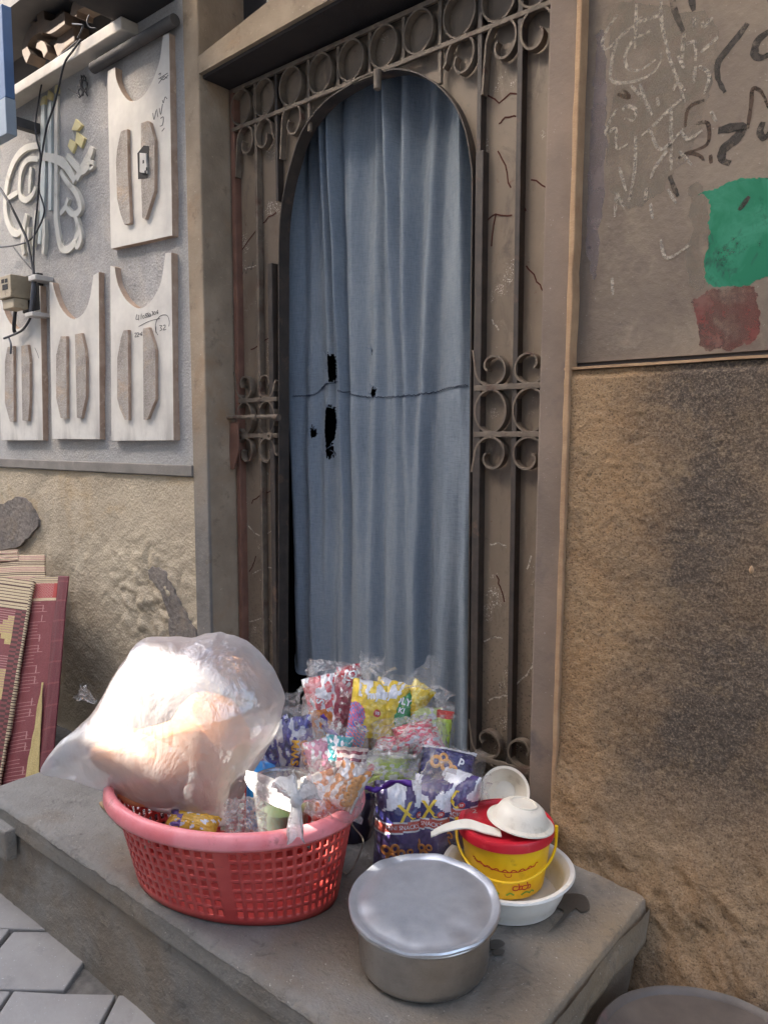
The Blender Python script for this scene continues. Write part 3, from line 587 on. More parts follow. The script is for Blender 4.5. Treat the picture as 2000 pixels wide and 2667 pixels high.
# ================================================================== THE METAL GATE
GY = 1.92            # front of the bars
def gate():
    t = thing('metal_gate', 'brown painted iron gate with ring frieze, scrolls and an arched opening', 'gate', (-1.67, GY, 0))
    X0, X1, ZT, ZR = -2.352, -.968, 2.368, 2.226
    arch_px = [(733, 2000), (733, 1200), (733, 700), (735, 597), (742, 530), (753, 470), (768, 416), (787, 358), (815, 310), (855, 265), (898, 235), (946, 208), (983, 194), (1030, 183), (1060, 184),
               (1093, 193), (1127, 211), (1157, 235), (1187, 271), (1208, 313), (1223, 362), (1232, 422), (1236, 476), (1234, 700), (1230, 1200), (1224, 2000)]
    A = XZ(arch_px, GY + .01); A[0] = (A[0][0], -.002); A[-1] = (A[-1][0], -.002)
    A = [A[0], A[1]] + sp2(A[2:-2], 4) + [A[-2], A[-1]]
    S['arch'] = A
    YS = GY + .028
    # sheet behind the bars: left of, above and right of the arch
    lo = [(X0, 0.0), (A[0][0], 0.0)] + A[1:-1] + [(A[-1][0], 0.0), (X1, 0.0), (X1, ZT), (X0, ZT)]
    build('sheet_panel', MB().prism(lo, YS, YS + .003), M['sheet'], t)
    # arch trim: a flat bar on edge
    build('arch_trim', MB().strip(A, .004, GY - .004, GY + .046), M['iron_dark'], t)
    xl, xr = A[0][0], A[-1][0]
    build('left_stile', MB().box(xl - .028, xl - .004, GY - .002, GY + .05, 0, A[3][1]), M['iron_dark'], t, bevel=.002)
    build('right_stile', MB().box(xr + .004, xr + .03, GY - .002, GY + .05, 0, 1.9), M['iron_dark'], t, bevel=.002)
    # long bars
    def bar(x, z0, z1, w=.012, d=.014, mat='iron', y=GY): return build('bar', MB().box(x - w / 2, x + w / 2, y, y + d, z0, z1), M[mat], t, bevel=.0015)
    xb1 = PY(670, 700, GY).x; xb2 = PY(1345, 700, GY).x; xlp = PY(718, 260, GY).x; xrp = PY(1247, 300, GY).x
    build('hanging_stile', MB().box(X0, X0 + .022, GY - .002, GY + .03, 0, ZT), M['rust_red'], t, bevel=.002)
    bar(xb1, 0, ZT, .013, .026, 'iron'); bar(xlp, A[6][1] + .1, ZT, .012, .034, 'iron_dark'); bar(xrp, 0, ZT, .014, .034, 'iron_dark'); bar(xb2, 0, ZT, .016, .03, 'iron_dark')
    def rail(x0, x1, z, h=.012, y=GY - .004, d=.012): return build('rail', MB().box(x0, x1, y, y + d, z - h / 2, z + h / 2), M['iron'], t, bevel=.0015)
    rail(X0, X1, ZT - .004, .014); rail(X0 + .01, X1, ZR, .014)
    # ring frieze
    ring0 = None; cz = (ZT + ZR) / 2 - .002; 
    cpx = [(222, 470), (322, 430), (437, 380), (565, 325), (697, 273), (837, 215), (988, 150), (1165, 85), (1335, 40), (1490, 5)]
    xs = [PY(500 + a / 1.659, b / 1.659, GY + .012).x for a, b in cpx]
    def ringmb(cx, cz, rx, rz, th=.0056, y0=GY - .003, y1=GY + .024): return MB().strip([(cx + rx * math.cos(k * math.pi / 24), cz + rz * math.sin(k * math.pi / 24)) for k in range(48)], th, y0, y1, True)
    for x in xs:
        if ring0 is None: ring0 = build('ring', ringmb(x, cz, .054, .062), M['iron'], t)
        else: copy_part(ring0, t, (x - xs[0], 0, 0))
    for a, b in ((500, 330), (628, 290), (765, 230), (910, 170), (1068, 110)):
        x = PY(500 + a / 1.659, b / 1.659, GY).x; zlow = ZR - (.10 if a in (500, 1068) else .0)
        build('short_bar', MB().box(x - .006, x + .006, GY + .002, GY + .014, zlow, ZT), M['iron'], t, bevel=.0015)
    # scrolls: spiral with a straight tail
    def scroll(cx, cz, r, sx=1, sz=1, tail=.10, y0=GY - .003, y1=GY + .022, rx=None):
        rx = rx or r; pts = []
        for k in range(40):                      # inner curl out to the full radius
            a = 1.5 * math.pi * (k / 39) + math.pi * .5; q = .30 + .70 * min(1, k / 22)
            q = q ** .8; ang = -a + math.pi * .0
            pts.append((q * rx * math.cos(ang + math.pi * 0), q * r * math.sin(ang)))
        # pts winds from bottom, clockwise; finish at the left side and drop the tail
        pts = []
        for k in range(49):
            u = k / 48; a = R(-210) + u * R(390); q = (.24 + .76 * min(1, u / .62) ** .9)
            pts.append((q * rx * math.cos(a), q * r * math.sin(a)))
        ex, ez = pts[-1]
        for k in range(1, 6): pts.append((ex - .002 * k, ez - tail * k / 5))
        return MB().strip([(cx + sx * a, cz + sz * b) for a, b in pts], .0062, y0, y1)
    def S_(px, py, r, sx, sz, tail, rx=None, m='iron', k=1, ox=0, oy=0):
        p = PY(ox + px / k, oy + py / k, GY + .01); build('scroll', scroll(p.x, p.z, r, sx, sz, tail, rx=rx), M[m], t)
    for px, py, sx, r in ((240, 618, 1, .058), (320, 588, -1, .058), (440, 530, 1, .062)): S_(px, py, r, sx, 1, .11 if sx > 0 else .02, r * .78, k=1.659, ox=500)
    for px, py, sx in ((1168, 255, 1), (1345, 190, 1), (1495, 140, -1)): S_(px, py, .062, sx, 1, .12 if px > 1200 else .01, .05, k=1.659, ox=500)
    # middle groups: scroll, ring, scroll in two columns on each leaf
    def middle(cx0, cx1, zu, zl, rx, bx0, bx1):
        for x0, x1, z in ((bx0, bx1, zu), (bx0, bx1, zl)): rail(x0, x1, z, .016)
        zc = (zu + zl) / 2; rz = (zu - zl) / 2 - .006
        for cx in (cx0, cx1): build('ring', ringmb(cx, zc, rx, rz), M['iron'], t)
        for cx, sx in ((cx0, 1), (cx1, -1)):
            build('scroll', scroll(cx, zu + .056, .05, sx, -1, .055 if sx > 0 else .012, rx=rx), M['iron'], t)
            build('scroll', scroll(cx, zl - .062, .054, sx, 1, .05 if sx > 0 else .012, rx=rx), M['iron'], t)
    c = lambda px, py: PY(560 + px / 1.843, 800 + py / 1.843, GY + .01).x
    zu, zl = PY(1300, 1008, GY).z, PY(1300, 1131, GY).z
    middle(c(1330, 497), c(1518, 490), zu, zl, .052, PY(1236, 1010, GY).x, X1)
    middle(c(152, 545), c(258, 540), PY(670, 1040, GY).z - .002, zl, .044, X0 + .02, PY(722, 1040, GY).x)
    # foot group on the right leaf
    z0 = .20
    middle(c(1330, 497), c(1515, 490), .115, .0, .052, xr + .03, X1)
    # bolt with its hasp on the left leaf
    a, b = PY(584, 1087, GY - .03), PY(722, 1085, GY - .02)
    bolt = build('bolt', MB().tube([a, b], .0085, 12), M['iron'], t, smooth='auto')
    for px in (588, 664, 720): 
        p = PY(px, 1087, GY - .026); build('bolt_knuckle', MB().tube([p + Vector((-.012, 0, 0)), p + Vector((.012, 0, 0))], .0125, 12), M['iron'], bolt, smooth='auto')
    hp = XZ([(602, 1100), (622, 1100), (624, 1170), (612, 1222), (603, 1222), (600, 1170)], GY - .02); build('hasp', MB().prism(hp, GY - .026, GY - .018), M['rust_red'], bolt, bevel=.002)
    p = PY(702, 1136, GY - .012); build('lock_eye', MB().lathe([(.006, -.004), (.015, -.004), (.015, .004), (.006, .004)], p, 20, M=Matrix.Rotation(R(90), 3, 'X'), close=True), M['iron'], t, smooth='auto')
    p = PY(983, 206, GY - .012); build('stud', MB().lathe([(.001, -.03), (.012, -.028), (.013, .028), (.001, .03)], p, 14), M['iron'], t, smooth='auto')
    # rust cracks and pale scratches in the paint
    def cr(name, mat, lines, w, lab):
        for ln in lines:
            P = XZ(ln, YS); p = sp2(P, 3); rnd = random.Random(int(ln[0][0]))
            p = [(x + rnd.uniform(-.0035, .0035), z + rnd.uniform(-.0035, .0035)) for x, z in p]
            build(name, MB().strip(p, w, YS - .0012, YS - .0004), M[mat], t, label=lab)
    cr('rust_crack', 'crack', [[(625, 655), (660, 610), (690, 575), (720, 552)], [(1270, 245), (1300, 265), (1330, 245), (1355, 240)], [(1300, 320), (1315, 305), (1345, 300)], [(1297, 395), (1315, 430), (1330, 490)], [(1268, 575), (1290, 560), (1335, 560)],
       [(1350, 510), (1370, 550)], [(1385, 465), (1425, 485)], [(1370, 690), (1400, 730), (1412, 755)], [(653, 910), (680, 895), (718, 868)], [(1290, 560), (1280, 640)], [(655, 1310), (680, 1290), (718, 1275)],
       [(650, 1490), (668, 1450)], [(1295, 1500), (1303, 1530), (1313, 1570)], [(745, 470), (765, 460)]], .0042, 'red brown rust crack')
    cr('pale_scratch', 'scratch', [[(640, 1360), (675, 1395), (720, 1375)], [(650, 1620), (690, 1610), (715, 1625)], [(660, 1495), (700, 1478), (720, 1480)], [(1275, 1420), (1300, 1415), (1320, 1425)], [(1262, 1670), (1290, 1660), (1310, 1665)],
       [(1340, 1785), (1370, 1760), (1390, 1725)], [(1270, 1830), (1300, 1815), (1325, 1815)], [(640, 700), (668, 690)], [(1375, 1480), (1385, 1450)], [(680, 1200), (700, 1240)], [(1280, 830), (1300, 860)]], .0045, 'pale scratch in the brown paint')
    # ink scribble on the left leaf
    build('pen_writing', MB().strip(sp2(XZ([(632, 715), (637, 700), (642, 712), (648, 692), (655, 702), (660, 680)], YS), 4), .0016, YS - .001, YS - .0003), M['pencil'], t)
gate()

# ------------------------------------------------------------------ curtain
def curtain():
    t = thing('door_curtain', 'faded blue grey cotton curtain, torn and stitched across, hanging in the arched gate', 'curtain', (-1.7, 2.045, 2.35))
    CYm = 2.045
    xa0, xa1 = PY(736, 800, CYm).x, PY(1246, 800, CYm).x + .03
    ztop = 2.32; W = xa1 - xa0
    # fold crests (fraction across, width, height) at top and at bottom
    rnd = random.Random(5)
    folds = [(.06, .05, .022), (.17, .035, .020), (.27, .030, .030), (.315, .022, .026), (.42, .05, .016), (.53, .03, .024), (.60, .035, .026), (.70, .04, .018), (.78, .03, .022), (.86, .035, .020), (.93, .03, .026), (.985, .03, .02)]
    def surf(u, v):
        z_hem = .165 - .13 * max(0, (u - .28)) / .72 * 1.0
        if u < .1: z_hem += .05 * (1 - u / .1) ** 2
        z = z_hem + (ztop - z_hem) * v; lowk = 1 - v
        uu = u + .10 * lowk * (u - .55) * (1 - u) * 1.2 * (1 if u > .3 else .3) + .012 * math.sin(3 * v + u * 9) + .01 * fbm((u * 3, v * 3, 2))
        y = 0
        for i, (c, w, h) in enumerate(folds):
            cc = c + .035 * math.sin(i * 2.1 + v * 2.6) * (.4 + .6 * lowk)
            k = (uu - cc) / (w * (1.0 - .2 * v)); amp = 1.95 * h * (.65 + .35 * math.sin(i * 1.7 + v * 3.3)) * (.6 + .55 * v)
            y -= amp * math.exp(-k * k) * 1.15
            y += .45 * amp * math.exp(-((k - 1.25) ** 2) * 2.2)
        seam = PY(700, 1030, CYm).z
        y += .006 * math.exp(-((z - seam) / .03) ** 2) * (.5 + fbm((u * 22, 0, 0)))
        y += .006 * fbm((u * 9, v * 6, 1)) + .0012 * fbm((u * 50, v * 14, 4), 2) + .0018 * fbm((u * 26, v * 4, 9), 2)
        x = xa0 + W * u + .006 * math.sin(v * 5 + u * 20) - (.035 * lowk ** 2 if u > .9 else 0) * 0
        if u < .12: x += .002 * lowk ** 1.5 * (1 - u / .12); y += .05 * (1 - u / .12) ** 2
        return Vector((x, CYm + y, z))
    holes_px = [[(861, 930), (864, 922), (877, 925), (878, 960), (877, 990), (869, 997), (864, 992), (862, 960)], [(884, 950), (888, 938), (890, 955), (888, 972), (884, 968)],
                [(855, 1065), (866, 1055), (874, 1062), (877, 1100), (873, 1140), (869, 1155), (874, 1180), (866, 1196), (858, 1190), (858, 1160), (853, 1120)],
                [(818, 1112), (824, 1108), (829, 1116), (828, 1140), (819, 1138)], [(965, 910), (973, 909), (972, 918), (966, 919)], [(966, 1014), (976, 1004), (986, 1012), (985, 1030), (974, 1036), (965, 1028)]]
    H = [XZ(h, CYm) for h in holes_px]
    NU, NV = 330, 560
    def keep(u, v):
        p = surf(u, v); x = p.x + .006 * fbm((p.x * 220, p.z * 160, 0), 2); z = p.z + .010 * fbm((p.x * 260, p.z * 90, 5), 2)
        return not any(inside(h, x, z) for h in H)
    o = build('cloth', MB().grid(surf, NU, NV, keep), M['curtain'], t, smooth=True)
    # find depth of the cloth at a pixel, so that thread lies on it
    def on(px, py):
        q = PY(px, py, CYm); u = (q.x - xa0) / W; best = None
        for du in range(-12, 13):
            uu = min(1, max(0, u + du * .008))
            zh = surf(uu, 0).z; v = min(1, max(0, (q.z - zh) / (ztop - zh))); s = surf(uu, v); d = (s.x - q.x) ** 2 + (s.z - q.z) ** 2
            if best is None or d < best[0]: best = (d, s)
        return best[1]
    def thr(pts, r, amp):
        P = []; L = smooth_path([(a, b, 0) for a, b in pts], 12)
        for k, q in enumerate(L): P.append(on(q.x, q.y) + Vector((0, -.003, amp * (1 if k % 2 else -1))))
        return MB().tube(P, r, 5)
    st = [(778, 1032), (800, 1030), (822, 1028), (835, 1012), (850, 1002), (870, 998), (888, 990)], [(900, 1018), (930, 1028), (960, 1034), (1000, 1034), (1040, 1033), (1080, 1030), (1120, 1024), (1160, 1012), (1195, 1008), (1226, 1004)]
    for s_ in st: build('stitching', thr(s_, .0016, .0022), M['thread'], t)
    mb = MB(); rnd = random.Random(3)
    for h in holes_px:
        for k in range(9):
            a = rnd.choice(h); b = (a[0] + rnd.uniform(-9, 9), a[1] + rnd.uniform(-16, 14)); m_ = ((a[0] + b[0]) / 2 + rnd.uniform(-4, 4), (a[1] + b[1]) / 2)
            P = [on(*a), on(*m_), on(*b)]; P = [p + Vector((0, -.004 - .004 * i, 0)) for i, p in enumerate(P)]
            mb.tube(P, .0009, 4)
    build('frayed_thread', mb, M['thread_pale'], t, kind='stuff')
    build('hem_fold', MB().tube([surf(u / 60, 0) + Vector((0, -.002, .004)) for u in range(61)], .0035, 6), M['curtain'], t, smooth=True)
    build('curtain_rod', MB().tube([(-2.4, 2.06, 2.33), (-1.1, 2.06, 2.33)], .008, 10), M['iron_dark'], t)
curtain()

# ================================================================== LEFT WALL FITTINGS
def relief(label, outer, cut, slatL, slatR, k, ox, oy, notch=None, text=()):
    th = .026; yf = WY - th
    O = XZ(outer, yf, k, ox, oy); Cc = sp2(XZ(cut, yf, k, ox, oy), 5)      # outer: TL, BL, BR, TR ; cut runs TL -> TR
    poly = [O[0]] + [O[1], O[2], O[3]] + Cc[::-1]
    cx = sum(p[0] for p in O) / 4; cz = min(p[1] for p in O)
    t = thing('relief_panel', label, 'wall panel', (cx, yf, cz), 'white relief panels with round cut-outs on the left wall')
    def two(name, poly, y0, y1, face, edge):
        mb = MB(); nf = None; mb.prism(poly, y0, y1); n = len(poly); nt_ = (len(mb.f) - n) // 2
        mb.mi = [0] * (2 * nt_) + [1] * n
        return build(name, mb, [M[face], M[edge]], t, bevel=.0015)
    two('board', poly, yf, WY + .02, 'panel', 'edge_tan')
    for sl_ in (slatL, slatR):
        p = XZ(sl_, yf - .012, k, ox, oy); two('raised_slat', p, yf - .014, yf + .004, 'slat', 'edge_tan')
    if notch:
        q = XZ(notch, yf - .014, k, ox, oy); build('recess', MB().prism(q, yf - .0152, yf - .0142), M['hole'], t)
        q2 = XZ([(1092, 1180), (1140, 1185), (1150, 1340), (1092, 1330)], yf - .015, k, ox, oy); sw = build('switch', MB().prism(q2, yf - .024, yf - .0155), M['clip'], t, bevel=.002)
        hm = MB()
        for a, b in ((1105, 1245), (1130, 1300), (1120, 1325)):
            c = PY(ox + a / k, oy + b / k, yf - .025); hm.box(c.x - .004, c.x + .004, c.y, c.y + .002, c.z - .006, c.z + .006)
        build('switch_hole', hm, M['hole'], sw)
    for ln in text:
        q = XZ(ln, yf, k, ox, oy); build('pencil_writing', MB().strip(sp2(q, 4), .0022, yf - .0010, yf - .0003), M['pencil'], t)
k1 = 2.9625
def txt41():
    L = []
    def g(pts, dx, dy): L.append([(a + dx, b + dy) for a, b in pts])
    g([(0, 0), (-8, 40), (14, 36)], 1058, 645); g([(14, 5), (12, 48)], 1058, 645); g([(0, 0), (-2, 44)], 1092, 640)
    zero = [(0, 0), (-8, 12), (0, 22), (8, 12), (1, 0)]
    for x, y in ((1108, 655), (1158, 640), (1196, 625)): g(zero, x, y)
    five = [(10, 0), (0, 2), (-2, 14), (8, 16), (6, 28), (-6, 30)]
    for x, y in ((1126, 640), (1140, 636)): g(five, x, y)
    three = [(-6, 0), (6, 2), (0, 12), (8, 20), (-4, 28)]
    g(three, 1178, 625); g([(8, 0), (0, 14), (2, 28), (10, 22), (2, 16)], 1212, 612)
    g([(1072, 740), (1150, 700), (1235, 678)], 0, 0)
    two = [(-8, 4), (2, 0), (6, 10), (-6, 30), (8, 30)]
    g(two, 1048, 790); g(two, 1066, 788); g([(0, 0), (8, -2)], 1074, 800); g([(8, 0), (0, 14), (2, 28), (10, 22), (2, 16)], 1088, 782)
    three2 = [(-10, 0), (8, 2), (-2, 18), (10, 30), (-8, 42)]; g(three2, 1242, 732); g([(-8, 6), (4, 0), (8, 12), (-8, 38), (14, 36)], 1268, 728)
    g([(1205, 790), (1200, 740), (1212, 690), (1245, 655), (1290, 655), (1308, 700), (1304, 740)], 0, 0); g([(1205, 740), (1206, 780), (1220, 806)], 0, 0)
    return L
relief('white relief panel highest on the left wall, with a switch set into its right slat', [(828, 545), (855, 1918), (1330, 1815), (1305, 250)],
       [(890, 515), (895, 600), (930, 690), (980, 760), (1030, 778), (1090, 750), (1150, 670), (1200, 560), (1235, 440), (1258, 270)],
       [(960, 1000), (985, 992), (990, 1300), (1010, 1722), (962, 1730), (930, 1640), (905, 1530), (897, 1250), (905, 1150), (935, 1010)],
       [(1090, 945), (1140, 928), (1158, 940), (1196, 1080), (1198, 1200), (1195, 1470), (1125, 1690), (1100, 1680), (1090, 1380)], k1, 0, 0,
       [(1062, 1180), (1110, 1120), (1152, 1125), (1140, 1372), (1068, 1380)],
       [[(1225, 570), (1240, 560), (1235, 578)], [(1225, 605), (1250, 590), (1295, 560)], [(1225, 640), (1265, 590), (1290, 600)], [(1240, 600), (1262, 612), (1300, 575)], [(1180, 870), (1190, 920), (1205, 850)], [(1210, 840), (1220, 900)], [(1230, 830), (1240, 880), (1255, 800)],
        [(1255, 770), (1262, 790), (1275, 745), (1290, 760)], [(1240, 910), (1262, 900), (1255, 960), (1235, 970)], [(1250, 1010), (1270, 985)]])
relief('white relief panel with pencilled phone number and circled 32, beside the doorway', [(850, 270), (860, 1625), (1340, 1620), (1322, 168)],
       [(885, 280), (905, 400), (950, 500), (1000, 560), (1070, 600), (1140, 570), (1200, 490), (1240, 400), (1262, 280), (1275, 175)],
       [(955, 770), (990, 765), (993, 1100), (995, 1465), (965, 1460), (925, 1370), (905, 1290), (908, 980), (935, 830)],
       [(1105, 755), (1150, 745), (1190, 870), (1202, 930), (1204, 1300), (1140, 1455), (1110, 1460)], k1, 0, 600, text=txt41())
relief('plain white relief panel, middle one of the lower row of three', [(380, 395), (400, 1610), (770, 1613), (762, 318)],
       [(405, 400), (430, 500), (480, 610), (560, 680), (640, 640), (690, 530), (720, 345)],
       [(470, 815), (515, 815), (518, 1450), (470, 1445), (435, 1290), (435, 960)], [(580, 800), (630, 790), (658, 910), (666, 1000), (666, 1280), (630, 1450), (595, 1445)], k1, 0, 600)
relief('white relief panel half hidden behind the beige junction box and cables', [(-25, 500), (5, 1620), (332, 1620), (310, 425)],
       [(5, 500), (40, 640), (100, 740), (150, 755), (200, 700), (250, 590), (275, 430)],
       [(60, 900), (105, 890), (110, 1475), (80, 1475), (40, 1330), (40, 1010)], [(165, 890), (215, 880), (232, 1000), (232, 1300), (220, 1470), (175, 1465)], k1, 0, 600,
       text=[[(270, 905), (290, 950), (300, 985)]])

def calligraphy():
    t = thing('calligraphy_sign', 'raised white, pale blue and yellow Arabic calligraphy on the grey wall', 'wall sign', (PY(120, 400, WY).x, WY, PY(120, 650, WY).z))
    yf = WY - .008; cnt = [0]
    def stroke(pts, w, mat, close=False):
        cnt[0] += 1; q = XZ(pts, yf, k1); q = sp2(q, 6, close); ww = w / k1 * 3.05 / 2000 * 1.45
        n = len(q); mb = MB().strip(q, [ww * (1 if isinstance(w, float) else .82 + .3 * math.sin(math.pi * (i / max(1, n - 1)))) for i in range(n)], yf - .00035 * cnt[0], WY + .01, close)
        build('letter_stroke', mb, [M[mat], M['letter_side']], t, bevel=.001)
    b, w, y = 'letter_blue', 'letter_white', 'letter_yellow'
    stroke([(330, 800), (328, 1000), (332, 1300), (322, 1600), (300, 1880)], 48, b); stroke([(383, 780), (380, 1000), (385, 1300), (383, 1620)], 40, b); stroke([(437, 740), (432, 1000), (432, 1300), (430, 1640), (440, 1760), (465, 1890), (505, 1925), (560, 1890), (598, 1790), (590, 1690)], 42, w)
    stroke([(300, 1120), (200, 1140), (120, 1220), (65, 1360), (40, 1520), (45, 1660), (85, 1770), (130, 1800), (168, 1770)], 46, w); stroke([(295, 1225), (215, 1230), (165, 1310), (150, 1430), (158, 1510), (200, 1540), (250, 1500), (275, 1440)], 36, w)
    stroke([(240, 1285), (232, 1380), (228, 1490)], 32, w); stroke([(55, 1530), (140, 1480)], 32, w)
    stroke([(300, 1200), (400, 1215), (480, 1250), (540, 1320), (580, 1400)], 50, w); stroke([(712, 1130), (690, 1200), (640, 1290), (590, 1380)], 50, w); stroke([(520, 1195), (570, 1260), (635, 1320), (690, 1280)], 36, w); stroke([(650, 1240), (715, 1265), (690, 1300)], 34, w)
    stroke([(470, 1320), (520, 1400), (580, 1470), (612, 1540), (622, 1610), (590, 1650), (550, 1640), (515, 1590), (530, 1530)], 34, w); stroke([(470, 1650), (520, 1585)], 30, w); stroke([(585, 1660), (612, 1760), (625, 1840), (600, 1900), (580, 1860)], 36, w)
    stroke([(210, 1650), (188, 1760), (180, 1880), (190, 1965)], 42, w); stroke([(285, 1620), (275, 1760), (262, 1900)], 34, w); stroke([(345, 1680), (345, 1820), (338, 1960)], 34, w); stroke([(225, 1750), (225, 1900), (240, 1960)], 26, w)
    for pts in ([(585, 912), (632, 962), (600, 1005), (552, 1000)], [(590, 1012), (655, 1062), (628, 1140), (580, 1095)], [(540, 1070), (590, 1100), (560, 1180), (522, 1125)], [(325, 745), (352, 730), (345, 800), (308, 812)], [(372, 690), (398, 715), (392, 770), (362, 760)], [(425, 655), (448, 650), (450, 712), (420, 716)]):
        build('diamond_dot', MB().prism(XZ(pts, yf, k1), yf - .0015, WY + .01), M[y], t, bevel=.002)
calligraphy()

def wall_cables():
    def cab(lab, pts, r, mat='cable', dy=.05, k=k1, ox=0, oy=0, cat='cable'):
        P = smooth_path([PY(ox + a / k, oy + b / k, WY - dy - .01 * math.sin(i * 1.3)) for i, (a, b) in enumerate(pts)], 8)
        c = sum(P, Vector()) / len(P)
        o = build('wall_cable', MB().tube(P, r, 8), M[mat], None, smooth=True, loc=P[0]); return tag(o, lab, cat, 'cables hanging on the left wall')
    cab('thin black cable looping from the ledge down across the calligraphy', [(600, 310), (520, 380), (400, 480), (340, 580), (300, 760), (275, 950), (285, 1080), (310, 1180), (305, 1320), (300, 1460), (330, 1560), (340, 1640), (300, 1750), (230, 1850), (120, 1890), (0, 1905)], .0038)
    cab('long black cable dropping from the ledge corner to the junction box clip', [(625, 300), (560, 390), (500, 480), (460, 640), (420, 800), (360, 980), (330, 1150), (305, 1330), (290, 1560), (270, 1750), (260, 1900), (262, 2120)], .0042, dy=.07)
    cab('thick black cable slanting in from the frame edge to the clips', [(-40, 1400), (20, 1480), (90, 1600), (160, 1740), (210, 1860), (250, 2060), (262, 2140)], .006, dy=.06)
    cab('thin black cable slanting below the calligraphy', [(105, 1905), (170, 1990), (245, 2075)], .0035, dy=.05)
    cab('wavy black cable hooked over the upper ledge', [(560, 180), (620, 185), (640, 200), (600, 290)], .003, dy=.10)
    cab('small black cable loop above the ledge', [(690, 110), (672, 160), (690, 205), (740, 215)], .003, dy=.10)
    cab('bundled grey cable running down past the clips', [(262, 340), (255, 450), (245, 560), (235, 650)], .0095, 'cable_grey', .06, oy=600)
    cab('black cable beside the grey bundle below the box', [(268, 330), (275, 450), (262, 560), (240, 660), (180, 760), (110, 800), (30, 832)], .0055, 'cable', .055, oy=600)
    cab('pair of black leads under the junction box', [(120, 600), (112, 680), (108, 760), (118, 790)], .009, 'cable', .05, oy=600)
    cab('short grey cable end pointing down at the panel', [(70, 830), (84, 880), (82, 950)], .005, 'cable_grey', .05, oy=600)
    # tangle
    P = PY(630 / k1, 660 / k1, WY - .02); rnd = random.Random(2); pts = [P + Vector((rnd.uniform(-.03, .03), rnd.uniform(-.015, .012), rnd.uniform(-.05, .05))) for _ in range(22)] + [P + Vector((-.11, 0, .02))]
    tag(build('wire_tangle', MB().tube(smooth_path(pts, 5), .0025, 5), M['cable'], None, smooth=True, loc=P), 'small tangle of black wire on the grey wall by the top relief panel', 'wire')
    for (a, b, c, d), lab in (((232, 345, 290, 385), 'pale cable clip just below the calligraphy'), ((208, 630, 268, 665), 'pale cable clip at the bend of the cables')):
        p, q = PY(a / k1, 600 + b / k1, WY - .075), PY(c / k1, 600 + d / k1, WY - .075)
        o = build('cable_clip', MB().box(p.x, q.x, WY - .085, WY, q.z + .004, p.z - .004), M['clip'], None, bevel=.003, loc=((p.x + q.x) / 2, WY, q.z)); tag(o, lab, 'clip', 'cable clips')
    # junction box
    a, b = PY(0, 600 + 345 / k1, WY - .1), PY(100 / k1, 600 + 500 / k1, WY - .1)
    t = thing('junction_box', 'small beige electrical box hanging among cables at the left', 'electrical box', ((a.x + b.x) / 2, WY, b.z))
    x0, x1 = PY(0, 745, WY - .13).x - .0, PY(28, 745, WY - .13).x; z1, z0 = PY(10, 716, WY - .13).z, PY(10, 778, WY - .13).z
    body = build('box_body', MB().box(x0 - .02, x1, WY - .13, WY - .03, z0 + .002, z1 - .002).box(x0 - .01, x1 - .004, WY - .118, WY - .05, z0 - .045, z0 + .001), M['meter'], t, bevel=.004)
    hb = MB()
    for (p0, q0, p1, q1) in ((3, 728, 10, 736), (12, 726, 19, 734), (6, 742, 20, 752)):
        p, q = PY(p0, q0, WY - .131), PY(p1, q1, WY - .131); hb.box(p.x, q.x, WY - .1315, WY - .126, q.z, p.z)
    build('socket_hole', hb, M['hole'], t)
    build('back_plate', MB().box(x0, x1 + .06, WY - .03, WY - .004, z0 - .05, z1 + .012), M['hole'], t, bevel=.003)
wall_cables()

